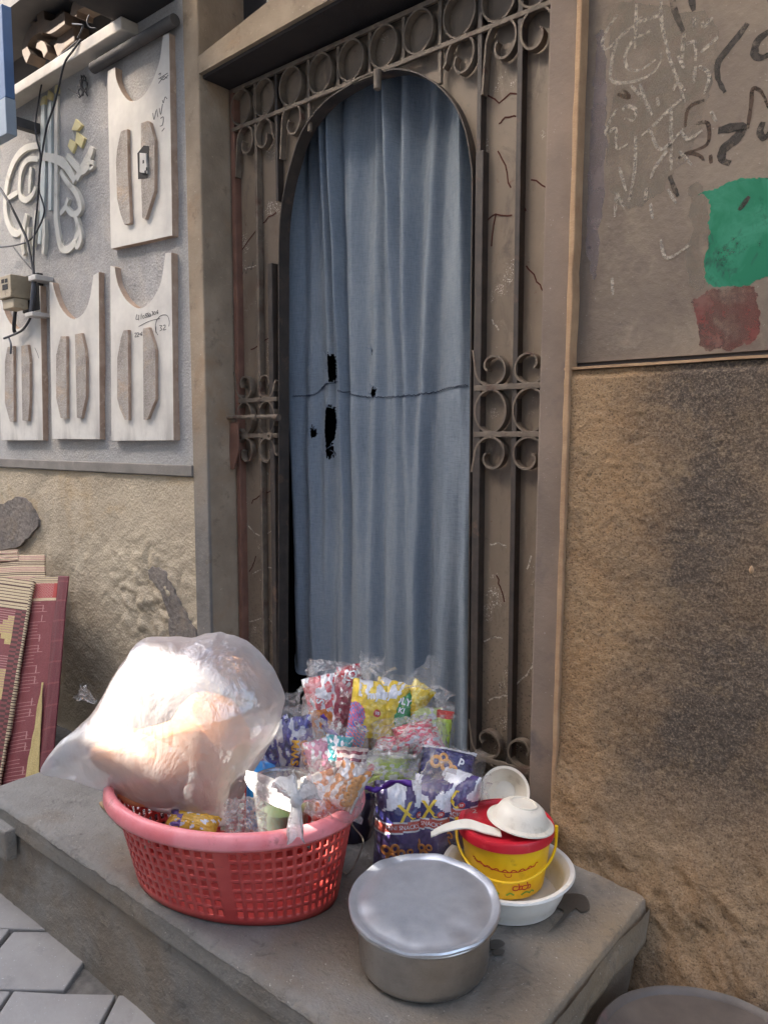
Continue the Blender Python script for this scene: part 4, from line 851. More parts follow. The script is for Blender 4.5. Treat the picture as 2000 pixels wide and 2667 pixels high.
def upper_window():
    LZ = S['ledge_z']; xs = PY(322, 72, WY).x
    a, b = PY(125 / k1, 655 / k1, WY - .06), PY(125 / k1, 740 / k1, WY - .06)
    t = thing('upper_window', 'dark upper window opening with white ledge and old brown bracket work inside', 'window', (xs - 1, WY, LZ))
    ztop, zbot = a.z, b.z
    xe = PY(955 / k1, 215 / k1, WY - .06).x
    build('ledge', MB().box(-6.9, xe, WY - .07, WY + .10, zbot, ztop), M['ledge'], t, bevel=.004)
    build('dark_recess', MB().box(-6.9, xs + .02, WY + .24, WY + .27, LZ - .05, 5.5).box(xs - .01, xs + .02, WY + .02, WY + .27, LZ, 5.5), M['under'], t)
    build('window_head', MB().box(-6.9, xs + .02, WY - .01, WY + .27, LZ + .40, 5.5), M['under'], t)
    for nm, pts, w in (('bracket', [(110, 170), (200, 90), (300, 10), (340, -60)], .035), ('bracket', [(280, 470), (250, 380), (300, 270), (380, 220), (460, 230), (560, 160)], .05), ('bracket', [(370, -40), (365, 60), (380, 190), (400, 240)], .06),
                       ('bracket', [(440, 20), (420, 120), (430, 200)], .05), ('bracket', [(430, 400), (470, 330), (520, 280), (570, 240)], .075), ('bracket', [(200, 180), (260, 160), (300, 210), (290, 300)], .03), ('bracket', [(620, 140), (640, 60), (720, 20)], .05), ('bracket', [(330, 350), (380, 380), (400, 440)], .04)):
        q = sp2(XZ(pts, WY + .14, k1), 6); d = random.uniform(.02, .08); build(nm, MB().strip(q, w * 1.1, WY + .08 + d, WY + .16 + d), M['wood'], t, bevel=.006)
    o = PY(230 / k1, 370 / k1, WY + .12)
    # ledge pipe
    P = [PY(*q, WY - .03) for q in ((243, 176), (330, 112), (420, 52), (505, -8))]
    tag(build('wall_pipe', MB().tube([(P[0].x, WY - .03, P[0].z), (-2.47, WY - .03, P[0].z)], .022, 14), M['pipe'], None, smooth='auto', loc=P[0]), 'dark grey pipe along the wall above the top relief panel', 'pipe')
    # overhanging slab
    e = PY(332, 70, WY)
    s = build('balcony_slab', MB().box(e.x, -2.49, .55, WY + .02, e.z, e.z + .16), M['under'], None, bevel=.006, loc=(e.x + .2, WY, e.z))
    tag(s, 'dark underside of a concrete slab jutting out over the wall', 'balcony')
    # blue board at the left edge
    p0, p1 = PY(0, 200, WY - .25), PY(25, 200, WY - .25)
    zb_, zm, zt_ = PY(10, 362, WY - .25).z, PY(10, 265, WY - .25).z, PY(10, 18, WY - .25).z
    t2 = thing('shop_board', 'blue and grey signboard edge hanging at the far left', 'signboard', (p1.x - .2, WY - .25, zb_))
    build('blue_face', MB().box(p1.x - .5, p1.x, WY - .27, WY - .23, zm, zt_), M['blue_board'], t2, bevel=.003); build('grey_base', MB().box(p1.x - .5, p1.x, WY - .272, WY - .228, zb_, zm - .001), M['grey_board'], t2, bevel=.003)
    build('bracket', MB().box(p1.x - .3, p1.x - .26, WY - .23, WY + .02, zm, zm + .04), M['pipe'], t2)
upper_window()
def canopy():  # slab out of view, added to darken the upper gate and wall
    tag(build('unseen_shade_canopy', MB().box(-2.44, 2.4, 1.28, WY + .02, 3.12, 3.24), M['under'], None, bevel=.006, loc=(-1, WY, 3.12)), 'unseen concrete canopy high above the doorway, added to shade the door top', 'canopy')
canopy()

# ================================================================== WOVEN MATS
def mats():
    N = Vector((0, -1, 0)); 
    def PL(px, py, off):       # leaning plane, foot on the street, head on the wall
        n = Vector((0, -.83, .38)).normalized(); p0 = Vector((0, 1.735, .5)) + n * off; d = ray(px, py); return CP + d * ((p0 - CP).dot(n) / d.dot(n))
    n = Vector((0, -.83, .38)).normalized()
    cr, bu, bd, ye, br, wh, gr = 'mat_cream', 'mat_burgundy', 'mat_burgundy_dark', 'mat_yellow', 'mat_brown', 'mat_white', 'mat_grey'
    cols = dict(mat_cream=(204, 184, 148), mat_burgundy=(130, 66, 68), mat_burgundy_dark=(112, 54, 58), mat_yellow=(196, 174, 116), mat_brown=(82, 52, 46), mat_white=(178, 128, 122), mat_grey=(172, 164, 144), mat_red=(176, 66, 60))
    def mm(k):
        m = NT(k); w = m.noise(500, 2, .5, 0, m.map((.2, 1, 1))); c = srgb(*cols[k]); c2 = tuple(x * .72 for x in c[:3]) + (1,)
        m.pbsdf(m.mix(m.ramp(w, .35, .65), c, c2), .7, 0, m.bump(w, .4, .003), .3); return m.m
    L = list(cols); MM = [mm(k) for k in L]
    def sheet(name, root, quad, off, pick, ns, nt, bow=.0, th=.006):
        q = [PL(a / 2.457, 1200 + b / 2.457, off) for a, b in quad]; mb = MB()
        ed = None
        def pt(u, v): return (q[0] * (1 - u) + q[1] * u) * (1 - v) + (q[3] * (1 - u) + q[2] * u) * v + n * (bow * math.sin(math.pi * min(1, max(0, u))) + .004 * fbm((u * 3, v * 5, off * 50)))
        mb.grid(pt, ns, nt); mb.mi = [L.index(pick((i + .5) / ns, (j + .5) / nt)) for j in range(nt) for i in range(ns)]
        o = build(name, mb, MM, root, smooth=True); s = o.modifiers.new('thick', 'SOLIDIFY'); s.thickness = th; s.offset = -1; return o
    def root(lab, px, py, off):
        p = PL(px, py, off); return thing('woven_mat', lab, 'mat', (p.x, p.y, STZ), 'folded woven mats leaning on the wall')
    # C : folded cream mat at the back
    def pc(u, v): return br if (v * 9) % 1 < .22 else (wh if (v * 9) % 1 > .75 else cr)
    t = root('folded cream woven mat with thin brown stripes, hindmost against the wall', 60, 1480, .0)
    sheet('folded_edge', t, [(-120, 620), (284, 602), (300, 1900), (-120, 1900)], .010, lambda u, v: pc(u, v * 12) if v < .3 else cr, 40, 200, .01)
    sheet('upper_fold', t, [(-120, 585), (112, 566), (120, 640), (-120, 650)], .022, pc, 20, 24, .004)
    # A : burgundy mat
    def pa(u, v):
        if v < .035: return br if (v * 110) % 1 < .3 else cr
        if v < .11: return wh if (int(u * 26) + int(v * 150)) % 2 and u < .9 else 'mat_red'
        if v < .125: return cr
        k = (v * 62) % 1
        if k < .13 and u < .58: return wh
        kk = int(v * 62)
        if kk % 9 < 6 and k < .13 and .58 < u < .66 + .06 * (kk % 3): return wh
        if kk % 9 in (0, 1, 3, 4) and .66 < u < .69: return wh
        return bu
    t = root('burgundy woven mat with fine pale lines and folded dark edge', 100, 1600, .03)
    sheet('main_fold', t, [(190, 752), (374, 742), (230, 2150), (-40, 2200)], .034, pa, 70, 380, .012)
    sheet('side_fold', t, [(372, 740), (437, 738), (320, 2120), (225, 2150)], .038, lambda u, v: bd if (v * 70) % 1 > .12 else bu, 20, 120, .006)
    sheet('yellow_lining', t, [(268, 1420), (275, 1420), (240, 2100), (150, 2100)], .046, lambda u, v: ye, 10, 40, .0, .003)
    # B : patterned mat in front
    rnd = random.Random(8); cells = {}
    def pb(u, v):
        if v < .15: return br if (v * 62) % 1 < .28 else cr
        if u > .90: return (br if (int(v * 90) % 2) ^ (u > .95) else bu)
        a, b = int(u * 26), int(v * 44); r_ = b % 11
        m = abs(((a + 3) % 13) - 6) + abs(r_ - 5)
        if m < 4: return ye if b // 11 % 2 else gr
        if m in (4,): return bu
        if (v * 88) % 1 < .2: return wh
        return bu if m < 9 else ye
    t = root('cream and burgundy patterned woven mat, foremost at the left edge', 10, 1600, .05)
    sheet('patterned_fold', t, [(-420, 690), (212, 772), (-30, 2200), (-620, 2200)], .060, pb, 150, 260, .012)
    sheet('rolled_edge', t, [(205, 772), (219, 775), (-22, 2200), (-38, 2200)], .068, lambda u, v: cr if (v * 120) % 1 > .4 else br, 4, 200, .004, .012)
mats()

# ================================================================== POT, BUCKET, BASIN, BOWLS
def pot():
    c = Vector((-.9305, 1.2288, .003)) + (PZ(1092, 2557, 0) - PZ(1080, 2520, 0)); t = thing('cooking_pot', 'brushed steel cooking pot standing at the front of the platform', 'pot', c)
    rb, rt, h = .131, .1395, .112
    prof = [(.001, .002), (rb - .02, .0), (rb - .006, .003), (rb, .010), (rb + .002, .02)] + [(rb + (rt - rb) * k / 10, .02 + (h - .02) * k / 10) for k in range(1, 11)] + [(rt - .004, h), (rt - .006, .02), (.001, .012)]
    build('body', MB().lathe(prof, c, 96), M['steel'], t, smooth='auto')
    build('rim', MB().lathe([(rt - .003, h - .005), (rt + .010, h - .004), (rt + .013, h), (rt + .010, h + .004), (rt - .003, h + .003)], c, 96, close=True), M['steel'], t, smooth=True)
    Rl = .156; Q = Matrix.Rotation(R(4.5), 3, Vector((.78, .62, 0)))
    lc = c + Vector((0, 0, h + .012))
    pr = [(.001, .010), (.05, .0105), (.10, .0095), (.128, .0085), (.136, .006), (.141, .0075), (.149, .0125), (Rl - .002, .0125), (Rl, .009), (Rl - .001, .004), (Rl - .006, .0035), (.13, .0015), (.001, .004)]
    mb = MB().lathe(pr, lc, 128, M=Q)
    for i, v in enumerate(mb.v):
        d = (v - lc).length; a = math.atan2(v.y - lc.y, v.x - lc.x); v.z += .0009 * fbm((v.x * 9, v.y * 9, 3), 2) + (.0012 * math.sin(a * 7) + .001 * math.sin(a * 13 + 1)) * min(1, d / Rl) ** 3
    tag(build('pot_lid', mb, M['lid_alu'], None, smooth='auto', loc=lc), 'dented flat aluminium lid resting on the steel cooking pot', 'lid')
pot()
def basin():
    c = Vector((-.887, 1.5159, .002)); t = thing('plastic_basin', 'cream white plastic basin holding the yellow bucket', 'basin', c)
    rb, rt, h = .1176, .150, .074
    pr = [(.001, .006), (rb - .012, .006), (rb - .006, .0), (rb, .0), (rb + .002, .006)] + [(rb + (rt - .012 - rb) * math.sin(k / 8 * math.pi / 2) , .006 + (h - .012) * (k / 8) ** 1.2) for k in range(1, 9)] + [(rt, h - .005), (rt + .006, h - .002), (rt + .004, h + .003), (rt - .006, h + .002), (rt - .014, h - .006)] + [(rb - .002 + (rt - .018 - rb) * math.sin(k / 8 * math.pi / 2), .010 + (h - .018) * (k / 8) ** 1.2) for k in range(7, -1, -1)] + [(.001, .010)]
    mb = MB().lathe(pr, c, 96)
    for v in mb.v:
        a = math.atan2(v.y - c.y, v.x - c.x)
        if v.z > h - .012: v.z += .0015 * math.sin(a * 3 + 1) - (.006 * math.exp(-((a + 2.35) / .10) ** 2))
    build('bowl', mb, M['white_pl'], t, smooth='auto')
basin()
BK = Vector((-.9114, 1.5466, .0202))
def bucket():
    c = BK; t = thing('plastic_bucket', 'yellow plastic bucket with a red snap lid and red print, standing in the basin', 'bucket', c)
    rb, rt, h = .0915, .1065, .140
    pr = [(.001, .003), (rb - .004, .0), (rb, .005)] + [(rb + (rt - rb) * k / 8, .005 + (h - .026) * k / 8) for k in range(1, 9)] + [(rt + .003, h - .020), (rt + .003, h - .012), (rt, h - .012), (rt - .003, h - .004), (rt - .006, h - .02), (rb - .004, .006), (.001, .006)]
    build('body', MB().lathe(pr, c, 80), M['bucket_y'], t, smooth='auto')
    zl = h - .012; rl = .1139
    pl = [(rl - .006, zl - .006), (rl, zl - .004), (rl + .001, zl + .014), (rl - .002, zl + .019), (rl - .012, zl + .0195), (rl - .016, zl + .013), (.06, zl + .0125), (.001, zl + .0125)]
    lid = build('lid', MB().lathe(pl, c, 80), M['bucket_r'], t, smooth='auto')
    # moulded 2 and worn letters on the lid
    def txt(s, size): return text_mesh(s, size)
    V, F = text_mesh('2', .030); a = math.atan2(-RT.y, -RT.x); o = c + Vector((0, 0, zl + .0135)) - RT * .070 + Vector((FW.x, FW.y, 0)).normalized() * .055
    fx = Vector((FW.x, FW.y, 0)).normalized()
    build('lid_number', MB().add([o + RT * x + fx * y for x, y in V], F), M['letter_white'], lid)
    # print wrapped on the side: (angle offset from the camera-facing direction, height)
    th0 = math.atan2(-c.y, -c.x)
    def on(s, z): rr = rb + (rt - rb) * (z - .005) / (h - .026) + .0009; a = th0 + s / rr; return c + Vector((rr * math.cos(a), rr * math.sin(a), z))
    def line(name, pts, w, mat):
        mb = MB(); P = sp2(pts, 5); vs = []
        for i, (s_, z) in enumerate(P):
            a = P[max(0, i - 1)]; b = P[min(len(P) - 1, i + 1)]; d = Vector((b[0] - a[0], b[1] - a[1])); d.normalize()
            vs += [on(s_ - d.y * w / 2, z + d.x * w / 2), on(s_ + d.y * w / 2, z - d.x * w / 2)]
        mb.add(vs, [(2 * i, 2 * i + 1, 2 * i + 3, 2 * i + 2) for i in range(len(P) - 1)]); return build(name, mb, M[mat], t)
    # wavy red script band
    z = .072; rnd = random.Random(1); pts = [(-.085 + .006 * k, z + .004 + .0035 * math.sin(k * 1.9) + .012 * ((-.085 + .006 * k) / .085) ** 2) for k in range(29)]
    line('red_script', pts, .0026, 'red_print'); line('red_script', [(-.080, z + .013), (-.04, z + .006), (0, z + .001), (.04, z + .004), (.075, z + .012)], .0022, 'red_print')
    line('red_script', [(-.002, z - .003), (.002, z - .010), (.012, z - .010), (.014, z - .003)], .0018, 'red_print')
    # looped red word near the foot
    for dx in (.026, .048):
        line('red_word', [(dx + .004, .036), (dx - .006, .036), (dx - .008, .029), (dx - .001, .026), (dx + .006, .030), (dx + .006, .040), (dx + .004, .047)], .0028, 'red_print')
        line('red_word', [(dx + .006, .028), (dx + .013, .028), (dx + .014, .035), (dx + .009, .037), (dx + .008, .031)], .0026, 'red_print')
    for s_, w in ((-.045, .010), (-.02, .006), (.012, .009), (.05, .012), (.066, .007)): line('green_print', [(s_ - w, .013), (s_, .019), (s_ + w, .014)], .004, 'green_print')
    # wire-like plastic handle hanging in front
    P = []; ra = rt + .012; ax = th0
    for k in range(25):
        u = k / 24; a = th0 - R(96) + R(192) * u; dz = -.062 * math.sin(math.pi * u) ** 1.1
        P.append(c + Vector((ra * math.cos(a), ra * math.sin(a), h - .020 + dz)))
    build('handle', MB().tube(P, .0032, 8), M['bucket_y'], t, smooth=True)
    em = None
    for p in (P[0], P[-1]): build('handle_ear', MB().tube([p + Vector((0, 0, -.012)), p + Vector((0, 0, .016))], .006, 8), M['bucket_y'], t, smooth='auto')
TXT = {}
def text_mesh(s, size, bold=0.0):
    k = (s, size, bold)
    if k in TXT: return TXT[k]
    cu = bpy.data.curves.new('letters', 'FONT'); cu.body = s; cu.size = size; cu.align_x = 'CENTER'; cu.align_y = 'CENTER'; cu.offset = bold; cu.resolution_u = 3
    o = bpy.data.objects.new('letters', cu); COL.objects.link(o); dg = bpy.context.evaluated_depsgraph_get(); me = o.evaluated_get(dg).to_mesh()
    V = [(v.co.x, v.co.y) for v in me.vertices]; F = [tuple(p.vertices) for p in me.polygons]
    o.evaluated_get(dg).to_mesh_clear(); bpy.data.objects.remove(o); bpy.data.curves.remove(cu); TXT[k] = (V, F); return V, F
bucket()
def bowl_and_spoon():
    top = BK.z + .140 - .012 + .0195
    cx = BK + RT * .030 - Vector((FW.x, FW.y, 0)).normalized() * .022; c = Vector((cx.x, cx.y, top + .004))
    Q = Matrix.Rotation(R(9), 3, Vector((-FW.x, -FW.y, 0)).normalized() * -1)
    pr = [(.073, .0), (.080, .001), (.079, .004), (.068, .007), (.062, .018), (.053, .034), (.044, .041), (.034, .0435), (.033, .047), (.030, .047), (.029, .0435), (.001, .043), (.001, .040), (.042, .038), (.050, .031), (.060, .016), (.068, .003)]
    o = build('upturned_bowl', MB().lathe(pr, c + Vector((0, 0, .004)), 72, M=Q), M['cream'], None, smooth='auto', loc=c); tag(o, 'small cream plastic bowl upside down on the red bucket lid', 'bowl')
    y = c.y - .01
    P = smooth_path([PY(a, b, y - .028 * i) for i, (a, b) in enumerate([(1300, 2168), (1262, 2158), (1215, 2145), (1160, 2157), (1124, 2174)])], 8)
    P = smooth_path([PZ(a, b, top + dz) for a, b, dz in ((1305, 2172, .004), (1262, 2160, .006), (1215, 2147, .010), (1160, 2157, .006), (1122, 2175, .001))], 8)
    mb = MB(); n = len(P); vs = []
    for i, p in enumerate(P):
        u = i / (n - 1); w = .006 + .006 * math.sin(math.pi * min(1, .15 + u)) * (1 if u < .9 else 1) + .003 * u
        if u > .93: w *= .75
        wd = Vector((FW.x, FW.y, .0)).normalized() * w + Vector((0, 0, .35 * w)); up = Vector((0, 0, .0022))
        vs += [p - wd + up, p + wd + up, p + wd - up, p - wd - up]
    fs = [(i * 4 + k, i * 4 + (k + 1) % 4, i * 4 + 4 + (k + 1) % 4, i * 4 + 4 + k) for i in range(n - 1) for k in range(4)] + [(0, 1, 2, 3), (4 * n - 1, 4 * n - 2, 4 * n - 3, 4 * n - 4)]
    o = build('plastic_spoon', mb.add(vs, fs), M['cream'], None, smooth='auto', bevel=.001, loc=P[0]); tag(o, 'white plastic spoon sticking out from under the upturned bowl', 'spoon')
bowl_and_spoon()
def back_bowls():
    c = PY(1308, 2120, 1.70); zr = PY(1308, 2078, 1.70).z; r = .062
    c = Vector((c.x, c.y, .002)); pr = [(.001, .004), (.04, 0), (.046, .004), (.056, zr * .55), (r, zr - .006), (r + .008, zr - .003), (r + .007, zr), (r - .002, zr), (.053, zr * .55), (.042, .008), (.001, .008)]
    o = build('white_tub', MB().lathe(pr, c, 56), M['white_pl'], None, smooth='auto', loc=c); tag(o, 'tall white plastic tub between the red lidded bucket and the gate', 'tub')
    b = PY(1315, 2062, 1.715); Q = Matrix.Rotation(math.atan2(-b.y, -b.x) + math.pi / 2, 3, 'Z') @ Matrix.Rotation(R(66), 3, 'X')
    pr = [(.001, -.044), (.026, -.044), (.030, -.040), (.046, -.022), (.056, -.004), (.064, 0), (.065, .004), (.058, .003), (.052, -.004), (.042, -.020), (.026, -.038), (.001, -.039)]
    o = build('cream_bowl', MB().lathe(pr, b, 56, M=Q), M['cream'], None, smooth='auto', loc=b); tag(o, 'cream bowl tipped on its side in the white tub, open side showing', 'bowl')
back_bowls()
def griddle():
    c = Vector((-.385, 1.425, -.10)); r = .218
    t = thing('iron_pan', 'large round blackened iron pan at the foot of the rough right wall', 'pan', (c.x, c.y, STZ))
    pr = [(.001, -.225), (r - .07, -.225), (r - .05, -.20), (r - .006, -.02), (r + .001, -.004), (r + .004, .001), (r, .004), (r - .006, .001), (r - .012, -.008), (r - .05, -.014), (.10, -.012), (.001, -.010)]
    mb = MB().lathe(pr, c, 96)
    for v in mb.v: v.z += .003 * fbm((v.x * 9, v.y * 9, 0)); 
    build('pan_body', mb, M['griddle'], t, smooth='auto')
griddle()

# ================================================================== BASKET
BC = Vector((-1.4353, 1.1459, .003)); BROT = .3028; BA0, BB0, BA1, BB1, BH = .2689, .1687, .309, .243, .240
def bell(t, k, z, dr=0.0):
    a, b = BA0 + (BA1 - BA0) * k + dr, BB0 + (BB1 - BB0) * k + dr; x, y = a * math.cos(t), b * math.sin(t)
    return BC + Vector((x * math.cos(BROT) - y * math.sin(BROT), x * math.sin(BROT) + y * math.cos(BROT), z))
def basket():
    t = thing('plastic_basket', 'oval red plastic basket with slotted sides and a thick pink rim', 'basket', BC)
    nh, rows = 70, 8; nu, nv = nh * 5, rows * 3 + 3
    zs = [0, .012] + [.012 + (BH - .03) * (k + 1) / (rows * 3) for k in range(rows * 3)] + [BH]
    def fn(u, v):
        z = zs[round(v * (len(zs) - 1))]; k = z / BH; p = bell(2 * math.pi * u, k, z); return p
    def keep(u, v):
        i = int(u * nu); j = int(v * (len(zs) - 1))
        if j < 1 or j >= 1 + rows * 3: return True
        if (i // 5) % 14 == 0: return True
        return not (i % 5 in (1, 2, 3) and (j - 1) % 3 in (1, 2))
    o = build('side_wall', MB().grid(fn, nu, len(zs) - 1, keep), M['basket'], t, smooth=True); s = o.modifiers.new('thick', 'SOLIDIFY'); s.thickness = .0035; s.offset = -1
    # floor
    n = 72; mb = MB(); mb.add([bell(2 * math.pi * i / n, 0, .004) for i in range(n)] + [BC + Vector((0, 0, .004))], [(i, (i + 1) % n, n) for i in range(n)]); build('floor', mb, M['basket'], t)
    # rim: wide rolled lip
    prof = [(-.004, -.012), (.004, -.014), (.012, -.020), (.019, -.022), (.021, -.016), (.019, .000), (.012, .010), (.003, .013), (-.004, .010), (-.006, .0)]
    m_ = len(prof); vs = []; N = 120
    for i in range(N):
        a = 2 * math.pi * i / N; vs += [bell(a, 1, BH + dz, dr) for dr, dz in prof]
    fs = [(i * m_ + k, i * m_ + (k + 1) % m_, ((i + 1) % N) * m_ + (k + 1) % m_, ((i + 1) % N) * m_ + k) for i in range(N) for k in range(m_)]
    build('rim', MB().add(vs, fs), M['basket_rim'], t, smooth=True)
basket()

# ================================================================== SNACK PACKETS AND THEIR CLEAR BAGS
def basis(yaw=0, tilt=0, roll=0):
    n = Vector((-FW.x, -FW.y, 0)).normalized(); n.rotate(Euler((0, 0, R(yaw)))); r = Vector((0, 0, 1)).cross(n).normalized(); u = Vector((0, 0, 1))
    q = Matrix.Rotation(R(-tilt), 3, r); n = q @ n; u = q @ u; q = Matrix.Rotation(R(roll), 3, n); return q @ r, n, q @ u
FOIL = {}
def foil(rgb, metal=.06, rough=.26):
    k = (rgb, metal)
    if k not in FOIL:
        m = NT('printed_foil_%d_%d_%d' % rgb); c = m.mix(m.ramp(m.noise(60, 4, .6), .4, .66), srgb(*rgb), tuple(x * .75 for x in srgb(*rgb)[:3]) + (1,))
        m.pbsdf(c, rough, metal, m.bump(m.noise(70, 4, .6, 1.0), .55, .006), .6, Coat_Weight=.5, Coat_Roughness=.12); FOIL[k] = m.m
    return FOIL[k]
class Pack:
    def __init__(s, px, py, w, h, y, T=.03, yaw=0, tilt=15, roll=0, seed=0):
        s.c = PY(px, py, y); d = (s.c - CP).dot(FW) / 2000; s.w, s.h, s.T, s.seed = w * d / 2 * 1.10, h * d / 2 * 1.06, T * 1.35, seed; s.r, s.n, s.u = basis(yaw, tilt, roll)
    def at(s, u, v, side=1, eps=0):
        t = s.T * max(0, 1 - abs(u) ** 2.6) ** .6 * max(0, 1 - abs(v) ** 3.0) ** .65
        e = min(1, max(0, abs(v) - .45) * 1.9); ww = s.w * (1 - .05 * (1 - e))
        wr = .0045 * abs(noise.noise(Vector((u * 5 + s.seed, v * 1.6, s.seed)))) * (.35 + e) + .003 * noise.noise(Vector((u * 7, v * 7, s.seed + 9)))
        if abs(v) > .9: wr += .002 * math.sin(u * 38) 
        return s.c + s.r * (u * ww) + s.u * (v * s.h + .003 * noise.noise(Vector((u * 3, s.seed, 2)))) + s.n * (side * (t + eps) + wr)
    def body(s, parent, mats, pick, nu=36, nv=52):
        mb = MB(); 
        for side in (1, -1):
            mb.grid(lambda a, b: s.at(a * 2 - 1, b * 2 - 1, side), nu, nv); mb.mi += [pick((i + .5) / nu * 2 - 1, (j + .5) / nv * 2 - 1, side) for j in range(nv) for i in range(nu)]
        return build('wrapper', mb, mats, parent, smooth=True)
    def text(s, parent, txt, u, v, size, mat, rot=0, name='lettering', bold=0.0, eps=.0022):
        V, F = text_mesh(txt, size, bold); a = R(rot); mb = MB()
        mb.add([s.at(min(1, max(-1, u + (x * math.cos(a) - y * math.sin(a)) / s.w)), min(1, max(-1, v + (x * math.sin(a) + y * math.cos(a)) / s.h)), 1, eps) for x, y in V], F); return build(name, mb, mat, parent)
    def disc(s, parent, u, v, r0, r1, mat, name, eps=.0018, sx=1):
        mb = MB(); n = 24; mb.add([s.at(u + q * sx * math.cos(k * 2 * math.pi / n) / s.w, v + q * math.sin(k * 2 * math.pi / n) / s.h, 1, eps + (.004 if r0 > 0 and q == (r0 + r1) / 2 else 0)) for q in (r0, (r0 + r1) / 2, r1) for k in range(n)],
               [(j * n + k, j * n + (k + 1) % n, (j + 1) * n + (k + 1) % n, (j + 1) * n + k) for j in range(2) for k in range(n)]); return build(name, mb, mat, parent, smooth=True)
def packet(label, px, py, w, h, y, cols, pick, group='snack packets on the platform', **k):
    k['roll'] = k.get('roll', 0) + 7 * math.sin(px * .7 + py); p = Pack(px, py, w, h, y, **k); t = thing('snack_packet', label, 'snack packet', p.c - p.u * p.h, group); p.body(t, [foil(c) for c in cols], pick); return p, t
def crumple_bag(label, px, py, w, h, y, T=.05, yaw=0, tilt=15, roll=0, seed=0, neck=None, mat='film', group='clear bags of snacks', nlen=.06):
    p = Pack(px, py, w, h, y, T, yaw, tilt, roll, seed); t = thing('clear_bag', label, 'plastic bag', p.c - p.u * p.h, group)
    rnd = random.Random(seed); mb = MB(); nu, nv = 15, 19; J = {}
    for side in (1, -1):
        def f(a, b):
            u, v = a * 2 - 1, b * 2 - 1; q = p.at(u, v, side, .006 if abs(u) < .98 and abs(v) < .98 else 0)
            if 0 < a < 1 and 0 < b < 1: q = q + Vector((rnd.uniform(-1, 1), rnd.uniform(-1, 1), rnd.uniform(-1, 1))) * .006
            elif side == 1: q = q + Vector((rnd.uniform(-1, 1), rnd.uniform(-1, 1), rnd.uniform(-1, 1))) * .004; J[(a, b)] = q
            else: q = J[(a, b)]
            return q
        mb.grid(f, nu, nv)
    build('film', mb, M[mat], t)
    if neck:
        for (nx, ny, ang, ln, r1) in neck:
            q0 = PY(nx, ny, y - T * .8); d = (p.r * math.sin(R(ang)) + p.u * math.cos(R(ang))).normalized(); flare(t, q0, d, p.n, ln, .006, r1, seed + int(nx))
    return p, t
def flare(t, q0, d, n, ln, r0, r1, seed, mat='film_hi', name='bag_neck'):
    rnd = random.Random(seed); s = d.cross(n).normalized(); vs = []; K, L = 14, 7
    for j in range(L + 1):
        u = j / L; rr = r0 + (r1 - r0) * u ** 1.3
        for k in range(K):
            a = 2 * math.pi * k / K; jit = rnd.uniform(.8, 1.2) if mat == 'carrier' else rnd.uniform(.55, 1.35)
            vs.append(q0 + d * (ln * u * (1 + .12 * math.sin(a * 3 + seed))) + s * (rr * jit * math.cos(a)) + n * (rr * .45 * jit * math.sin(a)))
    fs = [(j * K + k, j * K + (k + 1) % K, (j + 1) * K + (k + 1) % K, (j + 1) * K + k) for j in range(L) for k in range(K)]
    build(name, MB().add(vs, fs), M[mat], t, smooth=(mat == 'carrier'))
def rib(label, pts, w, y, cat='ribbon', mat='purple', group='purple ribbons tying the snack bags', seed=1):
    P = smooth_path([PY(a, b, (y[i] if isinstance(y, list) else y)) for i, (a, b) in enumerate(pts)], 6); vs = []; rnd = random.Random(seed); n = len(P)
    for i, p in enumerate(P):
        d = (P[min(i + 1, n - 1)] - P[max(i - 1, 0)]).normalized(); s = d.cross(-FW).normalized(); tw = .6 * math.sin(i * .7 + seed); s = (s * math.cos(tw) - FW * math.sin(tw)) * (w * (.6 + .5 * abs(math.sin(i * .45 + seed))))
        vs += [p + s, p, p - s]
    for i in range(1, len(vs), 3): vs[i] = vs[i] - FW * .004
    fs = [(3 * i + k, 3 * i + k + 1, 3 * i + 4 + k, 3 * i + 3 + k) for i in range(n - 1) for k in (0, 1)]
    o = build('ribbon', MB().add(vs, fs), M[mat], None, smooth=True, loc=P[0]); s = o.modifiers.new('thick', 'SOLIDIFY'); s.thickness = .0012; tag(o, label, cat, group)
WHITE, GOLD, NAVY, RED, PURP, YEL, GRN, PINK, LIME, MAR, ORA, TEAL, SIL = (236, 236, 240), (232, 176, 40), (38, 36, 98), (206, 60, 52), (74, 58, 112), (240, 204, 40), (44, 142, 76), (226, 78, 104), (190, 214, 60), (138, 38, 62), (232, 140, 50), (60, 168, 176), (210, 212, 220)
def blotch(u, v, s, k=3): return noise.noise(Vector((u * k + s, v * k, s * 1.7)))

